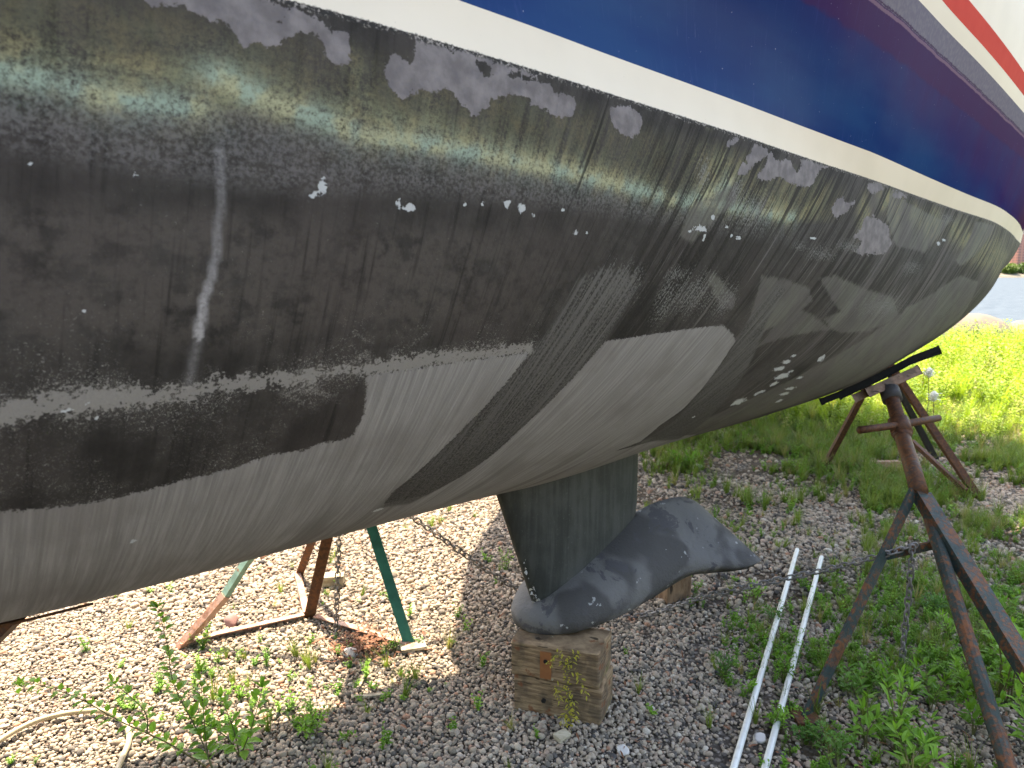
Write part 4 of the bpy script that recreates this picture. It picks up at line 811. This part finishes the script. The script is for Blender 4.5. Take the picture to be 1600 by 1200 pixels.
# left stand behind the hull, green legs
apx = yp(534, 700, 3.1); B = empty('boat_stand', (-1.0, 3.1, 0), 'green and rusty four-legged stand on the sunlit gravel left of the keel', 'boat stand', 'screw-jack stands around the hull')
g1, g2, g3, g4 = gp(281, 1012), gp(474, 966), gp(460, 901), gp(641, 1012)
k1 = yp(345, 940, 2.95); 
b_ = MB(); b_.tube([g1, yp(318, 970, 2.90), yp(352, 930, 2.93), yp(385, 878, 2.97), apx], [.022, .022, .022, .021, .02], 4); o = b_.build('leg', S_PALE, B); o['label'] = 'pale green leg bent near its rusty foot'
b_ = MB(); b_.tube([g1+Vector((0, -.003, .003)), yp(318, 970, 2.896), yp(352, 930, 2.926)], [.0235, .0235, .0235], 4); b_.build('rusty_foot', S_PINK, B)
leg(B, g2, apx+Vector((0, 0, 0)), .046, S_RED, (0, -1, 0), Lprof(.05, .012)); leg(B, g3, apx+Vector((0, .03, 0)), .04, S_RUST, (0, -1, 0), Lprof(.04, .008))
leg(B, g4, apx+Vector((.02, 0, 0)), .042, S_TEAL, (.3, -1, 0), rect(.046, .02)); b_ = MB(); b_.tube([apx-Vector((0, 0, .08)), apx+Vector((-.05, -.1, .32))], .03, 12); b_.build('post', S_RED, B, True)
for q0, q1, mt in [(gp(336, 997), g2, S_PINK), (g1, gp(336, 997), S_PINK), (g2, g3, S_PINK), (gp(497, 968), g4, S_PINK)]:
    leg(B, q0+Vector((0, 0, .03)), q1+Vector((0, 0, .03)), .03, mt, (0, 0, 1), Lprof(.032, .005), name='base_bar')
hp_ = Vector(h2w(4.86, -.80, hull_z(4.86, .80)-.015)); 
b_ = MB(); dn = Vector((NN[0], NN[1], 0)); b_.prism(hp_-Vector((*AX, 0))*.15, hp_+Vector((*AX, 0))*.15, rect(.28, .025), (dn*.9+Vector((0, 0, .8))).normalized()); b_.build('pad', RUB, B)

# rusty stand behind at right
apx = yp(1378, 560, 5.6); D = empty('boat_stand', (3.2, 5.6, 0), 'thin rusty stand in the grass behind the screw-jack stand', 'boat stand', 'screw-jack stands around the hull')
e1, e2, e3 = gp(1288, 730), gp(1462, 718), gp(1530, 780)
leg(D, e1, apx, .04, S_RED, (0, -1, 0), rect(.045, .04)); leg(D, e2, apx+Vector((.01, .02, 0)), .04, steel('black_steel', (.02, .018, .016), .2, 9), (0, -1, 0), rect(.045, .04)); leg(D, e3, apx+Vector((.02, -.02, 0)), .04, S_RED, (0, -1, 0), rect(.05, .045))
leg(D, e1+Vector((-.05, 0, .03)), gp(1405, 730)+Vector((0, 0, .03)), .04, S_PINK, (0, 0, 1), rect(.04, .05), name='base_bar'); leg(D, yp(1425, 690, 5.55), e3+Vector((-.1, 0, .06)), .03, S_RED, (0, 0, 1), rect(.03, .035), name='base_bar')
b_ = MB(); b_.tube([apx-Vector((0, 0, .1)), apx+Vector((-.06, -.06, .2))], .035, 12); b_.build('post', S_RED, D, True)

# stand at the near left, mostly out of the frame
Cc = yp(-20, 985, 1.40); Cs = empty('boat_stand', tuple(gp(-330, 1250)), 'red-brown rusty stand touching the hull at the left edge', 'boat stand', 'screw-jack stands around the hull')
vd2 = Vector(ray(60, 960)).normalized(); cp = [yp(-80, 992, 1.34), yp(20, 972, 1.40), yp(90, 955, 1.44), yp(145, 941, 1.48)]
ribbon(cp, -.01, .20, .006, vd2).build('pad', S_RED, Cs); 
leg(Cs, yp(22, 975, 1.42), gp(-300, 1300), .05, S_RED, (0, -1, 0), Lprof(.06, .02)); leg(Cs, yp(-60, 1000, 1.45), gp(-150, 1180), .05, S_RED, (0, -1, 0), Lprof(.05, .01)); leg(Cs, yp(-60, 1000, 1.45), gp(-450, 1180), .05, S_RED, (0, -1, 0), Lprof(.05, .01))

# chains
cA = [yp(1426, 853, 2.745), yp(1378, 867, 2.76), yp(1300, 888, 2.86), yp(1240, 901, 2.9), yp(1110, 930, 2.98), gp(1000, 962, .012), gp(900, 966, .012), yp(792, 910, 3.1), yp(700, 848, 3.12), yp(640, 805, 3.12), yp(560, 750, 3.1)]
chain('chain', cA, .038, 'long rusty chain slung under the hull between the two nearer stands', 'chains on the boat stands')
chain('chain', [yp(1425, 858, 2.735), yp(1421, 920, 2.735), yp(1412, 1000, 2.735), yp(1405, 1075, 2.73)], .038, 'loose chain end hanging straight down from the right stand', 'chains on the boat stands')
chain('chain', [yp(532, 780, 3.0), yp(529, 860, 3.0), yp(526, 950, 3.0), yp(524, 990, 3.0), gp(515, 1000, .012)], .034, 'chain hanging down inside the green-legged stand', 'chains on the boat stands')

# timber block under the keel
fl, fr, br = Vector((-.005, 2.43, 0)), Vector((.305, 2.325, 0)), Vector((.375, 2.50, 0)); bl_ = fl+(br-fr)
def slab(name, z0, z1, off, label):
    mb = MB(); n = 8; ring = []
    cs = [fl, fr, br, bl_]; o0 = Vector(off); vs = []
    for z in (z0, z1):
        for i in range(4):
            for k in range(n):
                p = cs[i].lerp(cs[(i+1) % 4], k/n)+o0+Vector((random.gauss(0, .0018), random.gauss(0, .0018), 0)); vs.append((p.x, p.y, z+random.gauss(0, .0015)))
    N = 4*n; fs = [(k, (k+1) % N, N+(k+1) % N, N+k) for k in range(N)]+[tuple(range(N))[::-1], tuple(range(N, 2*N))]; mb.add(vs, fs)
    c0 = sum((Vector(v) for v in vs), Vector())/len(vs); e = empty(name, (c0.x, c0.y, z0), label, 'timber block', 'timbers under the keel'); mb.build('timber', TIMBER, e, bevel=.007); return e
m = M('bolt_hole'); HOLE = m.set((.01, .008, .006), .9); m = M('orange_rust'); ORUST = m.set(m.mix(m.noise(m.co(), 30, 4), (.20, .06, .02), (.36, .15, .05)), .8)
lo = slab('timber_block', 0, .142, (.012, .004, 0), 'lower mossy timber under the keel, standing on the gravel'); up_ = slab('timber_block', .146, .279, (0, 0, 0), 'upper split timber right under the tip of the keel')
fd = (fr-fl).normalized(); fn = Vector((fd.y, -fd.x, 0))
def onface(s, z, d=.002): return fl+fd*s+fn*d+Vector((0, 0, z))
mb = MB(); mb.prism(onface(.135, .155, .0035), onface(.135, .258, .0035), rect(.042, .004), fn); mb.build('rust_plate', ORUST, up_)
for s, z, pr in ((.135, .222, up_), (.128, .066, lo)):
    mb = MB(); mb.tube([onface(s, z, .0), onface(s, z, .0068)], .0085, 10); mb.build('bolt_hole', HOLE, pr)
for v_, s_, w_, col_, lb_ in []: pass
mb = MB(); c0 = gp(1048, 935); mb.box(c0+Vector((0, .03, .10)), (.16, .15, .2), Matrix.Rotation(.5, 3, 'Z'), .004); tag(mb.build('wood_block', wood('brown_block', (.16, .09, .05), (.28, .18, .11), (8, 8, 2)), None, bevel=.006), 'brown wooden block standing behind and below the keel wing', 'wood block')

# pipes, hose, small scraps
m = M('white_pvc'); PVC = m.set(m.mix(m.mul(m.step(m.noise(m.co(), 14, 5, .7), .5, .75), .5), (.62, .64, .61), (.38, .37, .31)), .35, spec=.5)
for q0, q1, lb_ in [((1245, 868), (1132, 1260), 'left and longer of two slim white pipes lying on the ground'), ((1283, 880), (1182, 1260), 'right of two slim white pipes lying on the ground, nearer the stand')]:
    a_ = gp(*q0)+Vector((0, 0, .035)); b2_ = gp(*q1)+Vector((0, 0, .03)); mb = MB(); mb.tube([a_, a_.lerp(b2_, .5)+Vector((0, 0, -.004)), b2_], .0118, 14, False); mb.tube([b2_, a_.lerp(b2_, .5)+Vector((0, 0, -.004)), a_], .0095, 14, False)
    tag(mb.build('white_pipe', PVC, None, True), lb_, 'pipe', 'white pipes on the gravel')
m = M('cream_hose'); HOSE = m.set(m.mix(m.noise(m.co(), 20, 3), (.30, .25, .15), (.42, .35, .23)), .5)
hpts = [(-60, 1215), (0, 1168), (55, 1138), (110, 1124), (160, 1121), (185, 1130), (200, 1148), (202, 1170), (192, 1195), (180, 1225)]
hq = [gp(u_, v_)+Vector((0, 0, .026)) for u_, v_ in hpts]; fn_ = []
for i in range(len(hq)-1):
    p0 = hq[max(i-1, 0)]; p1 = hq[i]; p2 = hq[i+1]; p3 = hq[min(i+2, len(hq)-1)]
    for k in range(6): t = k/6; fn_.append(.5*((2*p1)+(p2-p0)*t+(2*p0-5*p1+4*p2-p3)*t*t+(3*p1-p0-3*p2+p3)*t**3))
mb = MB(); mb.tube(fn_, .0095, 10); tag(mb.build('garden_hose', HOSE, None, True), 'cream hose looped on the gravel in the bottom left corner', 'hose')
def boxthing(name, c, dims, rz, mat, label, cat, jit=.004, tilt=0):
    mb = MB(); mb.box(Vector(c)+Vector((0, 0, dims[2]/2+.012)), dims, Matrix.Rotation(rz, 3, 'Z') @ Matrix.Rotation(tilt, 3, 'X'), jit); return tag(mb.build(name, mat, None, bevel=.003), label, cat)
boxthing('wood_offcut', gp(521, 915), (.11, .08, .05), .1, SCRAP, 'cream offcut of wood on sunlit gravel behind the hanging chain', 'wood scrap')
boxthing('wood_board', gp(645, 1014), (.11, .09, .014), .3, SCRAP, 'flat weathered board under the right foot of the green stand', 'wood board', .002)
boxthing('wood_sliver', gp(574, 1093), (.12, .018, .008), .2, SCRAP, 'pale sliver of wood on shaded gravel below the leaf litter', 'wood scrap', .002)
boxthing('wood_sliver', gp(565, 1070), (.012, .09, .007), -.1, SCRAP, 'thin upright-lying stick just above the pale sliver', 'wood scrap', .002)
boxthing('wood_chip', gp(878, 1158), (.055, .035, .02), .7, SCRAP, 'small square wood chip in front of the wooden block', 'wood scrap', .003, .2)
m = M('red_brown_rock'); RK1 = m.set(m.mix(m.noise(m.co(), 10, 4), (.16, .08, .07), (.26, .15, .13)), .85)
m = M('white_rock'); RK2 = m.set(m.mix(m.noise(m.co(), 10, 4), (.42, .40, .38), (.62, .60, .56)), .8)
m = M('shore_stone'); RK3 = m.set(m.mix(m.noise(m.co(), 3, 6), (.06, .052, .04), (.20, .17, .13)), .9); 
def rock(c, s, mat, label, seed, cat='stone', group=None):
    vs, fs = pebble_mesh(seed, 3, .6); o = mesh_obj('stone' if cat == 'stone' else 'shore_boulder', np.array(vs)*s, fs, mat, None, True); o.location = Vector(c)+Vector((0, 0, s*.35)); o.rotation_euler = (random.uniform(-.2, .2), random.uniform(-.2, .2), seed); return tag(o, label, cat, group)
rock(gp(362, 975), .045, RK1, 'maroon stone on the sunlit gravel behind the bent green leg', 21)
rock(gp(548, 1025), .035, RK2, 'white stone in the brown leaf litter', 22)
rock(gp(868, 1172), .001, RK2, '', 23) if 0 else None
rock(gp(973, 1176), .026, RK2, 'pale oval stone right of the wooden block, low in the picture', 24)
rock(gp(1187, 1157), .026, RK2, 'cream stone lying between the lower ends of the white pipes', 25)
rock(gp(1090, 733), .05, RK2, 'yellowish stone beside the bright lacy clump', 26)
rock(gp(1038, 730), .05, RK1, 'reddish stone left of the bright lacy clump', 27)
for i, (x, y, s, lb_) in enumerate([(8.6, 15.0, .75, 'large weedy boulder on the lake bank, left of the others'), (9.9, 15.2, .95, 'biggest boulder on the lake bank right of the hull end'), (11.2, 15.1, .8, 'boulder on the lake bank right of the biggest one'), (12.6, 15.4, .9, 'boulder at the right end of the bank')]):
    rock((x, y, -.15+s*.05), s, RK3, lb_, 31+i, 'boulder', 'boulders along the bank')
m = M('dry_leaf'); DRY = m.set(m.mix(m.noise(m.co(), 30, 3), (.10, .035, .018), (.26, .12, .06)), .85)
mb = MB(); c0 = gp(565, 1012)
for i in range(520):
    a = random.uniform(0, 6.28); rr = abs(random.gauss(0, 1)); p = c0+Vector((random.gauss(0, .075), random.gauss(0, .075), random.uniform(.008, .045)*math.exp(-rr*.3))); leaf(mb, p, (math.cos(a), math.sin(a), random.gauss(0, .5)), random.uniform(.015, .05), random.uniform(.003, .012), droop=random.uniform(-.3, .5))
tag(mb.build('dry_leaf_litter', DRY), 'heap of dry reddish-brown leaf litter under the green stand', 'leaf litter', kind='stuff')
mb = MB()
for i in range(900):
    y = random.uniform(1.9, 5.0); x = random.uniform(-.5*y, .8*y)
    if x < .2 and random.random() < .6: continue
    a = random.uniform(0, 6.28); leaf(mb, (x, y, .014+random.random()*.01), (math.cos(a), math.sin(a), random.gauss(0, .2)), random.uniform(.012, .045), random.uniform(.002, .012), droop=random.uniform(-.1, .2))
tag(mb.build('fallen_leaf_bits', DRY), 'scattered brown leaf and twig bits on the shaded gravel', 'leaf litter', kind='stuff')

# ------------------------------------------------------------------ far shore
def facade(name, wall, glass, sx, sz):
    m = M(name); o_ = m.co(); x, y, z = m.sep(o_); f1_ = m.math('FRACT', m.mul(m.add(x, y), sx)); f2_ = m.math('FRACT', m.mul(z, sz))
    k = m.mul(m.step(f1_, .25, .27), m.step(f2_, .35, .38)); return m.set(m.mix(k, wall, glass), .5)
FB = [(496, 60, 42, ((.10, .16, .26), (.05, .10, .20), .25, .28)), (560, 40, 52, ((.42, .42, .42), (.10, .14, .22), .2, .28)), (601, 30, 55, ((.60, .60, .60), (.14, .20, .30), .2, .3)), (636, 34, 48, ((.38, .16, .12), (.20, .10, .09), .15, .3)), (680, 45, 58, ((.42, .20, .15), (.12, .12, .15), .2, .3)), (420, 70, 30, ((.35, .30, .26), (.08, .10, .14), .2, .3)), (750, 60, 40, ((.40, .38, .35), (.08, .10, .14), .2, .3)), (330, 60, 36, ((.30, .16, .12), (.08, .10, .14), .2, .3))]
FL = ['blue glass tower across the lake', 'grey tower beside the blue one across the lake', 'white banded tower across the lake', 'brick red tower across the lake next to the white one', 'tall red tower furthest right across the lake', 'low tan block across the lake', 'beige block right of the red towers', 'dark red block left of the tan one']
m = M('flat_roof'); ROOF = m.set((.25, .24, .23), .9)
for i, (x, w_, h_, mt) in enumerate(FB):
    e = empty('apartment_tower', (x, 905, 4), FL[i], 'building', 'towers across the lake'); mb = MB(); mb.box((x, 905, 4+h_/2), (w_*.62, 26, h_)); mb.build('walls', facade('facade_%d' % i, *mt), e)
    mb = MB(); mb.box((x+w_*.08, 905, 4+h_+1.6), (w_*.25, 12, 3)); mb.box((x, 905, 4+h_+.05), (w_*.62+.8, 26.8, .7)); mb.build('roof', ROOF, e)
FT = leafmat('far_tree_leaf', (.05, .11, .02), (.11, .18, .03), .2)
crowns = []
for j in range(3):
    mb = MB()
    for i in range(500):
        v = Vector((random.gauss(0, 1), random.gauss(0, 1), random.gauss(0, 1))).normalized()*random.uniform(.6, 1.05); v.z = v.z*.8+1.2; d = Vector((random.gauss(0, 1), random.gauss(0, 1), random.gauss(0, 1))); leaf(mb, v, d, .22, .18)
    mb.tube([(0, 0, 0), (0, 0, 1.2)], [.08, .05], 5); crowns.append(raw('crown_%d' % j, mb.v, mb.f, FT))
k = 380; X = RNG.uniform(-500, 1300, k); Y = 858+RNG.uniform(0, 26, k); s = RNG.uniform(4.5, 9, k)
scatter('far_wood', np.stack([X, Y, np.full(k, 1.0)], 1), np.stack([np.zeros(k), np.zeros(k), RNG.uniform(0, 6, k)], 1), np.stack([s, s, s*.9], 1), RNG.integers(0, 3, k), crowns, 'green band of trees along the far shore', 'trees')

# ------------------------------------------------------------------ unseen boat added to shade the yard; unseen trees added for hull reflections
m = M('white_gelcoat'); WG = m.set((.70, .70, .68), .3); m = M('cabin_glass'); CG = m.set((.02, .03, .04), .08)
NC = Vector((3.2, 8.6, 0)); ND = Vector((-3.85, -4.5, 0)).normalized(); NS = Vector((-ND.y, ND.x, 0)); NL = 6.0
nb = empty('unseen_shade_boat', NC, 'unseen white boat added beyond the sailboat to shade the yard', 'shade caster')
st_n = [(0, 1.45, .95), (1, 1.55, .92), (2.2, 1.55, .95), (3.3, 1.4, 1.1), (4.4, 1.05, 1.5), (5.3, .6, 2.1), (6.0, .03, 2.75)]  # outline of the added boat, shaped to throw the shadow edge on the gravel
vs = []
for l_, hb_, zk in st_n:
    zs = 3.0+.05*l_
    for n_2, z_ in ((-hb_, zs), (-hb_*.88, zk+(zs-zk)*.33), (0, zk), (hb_*.88, zk+(zs-zk)*.33), (hb_, zs)): p = NC+ND*l_+NS*n_2; vs.append((p.x, p.y, z_))
fs = [(i*5+k, i*5+k+1, (i+1)*5+k+1, (i+1)*5+k) for i in range(6) for k in range(4)]+[(0, 1, 2, 3, 4)]+[(i*5, (i+1)*5, (i+1)*5+4, i*5+4) for i in range(6)]
mesh_obj('hull', vs, fs, WG, nb)
mb = MB(); c0 = NC+ND*2.3; mb.box((c0.x, c0.y, 3.55), (1.9, 2.1, .85), Matrix.Rotation(math.atan2(ND.y, ND.x), 3, 'Z')); mb.build('cabin', WG, nb, bevel=.08)
mb = MB(); mb.box((c0.x, c0.y, 3.62), (1.94, 2.14, .3), Matrix.Rotation(math.atan2(ND.y, ND.x), 3, 'Z')); mb.build('window', CG, nb)
for l_, lb_ in ((2.3, 'unseen timber crib under the middle of the added boat'), (3.5, 'unseen timber crib under the forward half of the added boat')):
    mb = MB(); c0 = Vector((2.0, 7.95, 0)) if l_ < 3 else Vector((1.25, 7.0, 0))
    for k in range(6): mb.box((c0.x, c0.y, .08+k*.16), (.2, .6, .155) if k % 2 else (.5, .2, .155), Matrix.Rotation(math.atan2(ND.y, ND.x), 3, 'Z'))
    tag(mb.build('unseen_crib', TIMBER), lb_, 'timber crib')  # hidden supports for the added boat
k = 260; X = RNG.uniform(-45, 60, k); Y = -RNG.uniform(16, 30, k); s = RNG.uniform(1.6, 3.6, k)  # unseen trees added for the blue topsides to reflect
scatter('reflection_trees', np.stack([X, Y, np.full(k, -.5)], 1), np.stack([np.zeros(k), np.zeros(k), RNG.uniform(0, 6, k)], 1), np.stack([s, s, s*1.3], 1), RNG.integers(0, 3, k), [raw('tree_%d' % j, [v.co for v in c_.data.vertices], [list(f.vertices) for f in c_.data.polygons], LUSH if j == 0 else FT) for j, c_ in enumerate(crowns)], 'unseen belt of trees added behind the camera for hull reflections', 'trees')
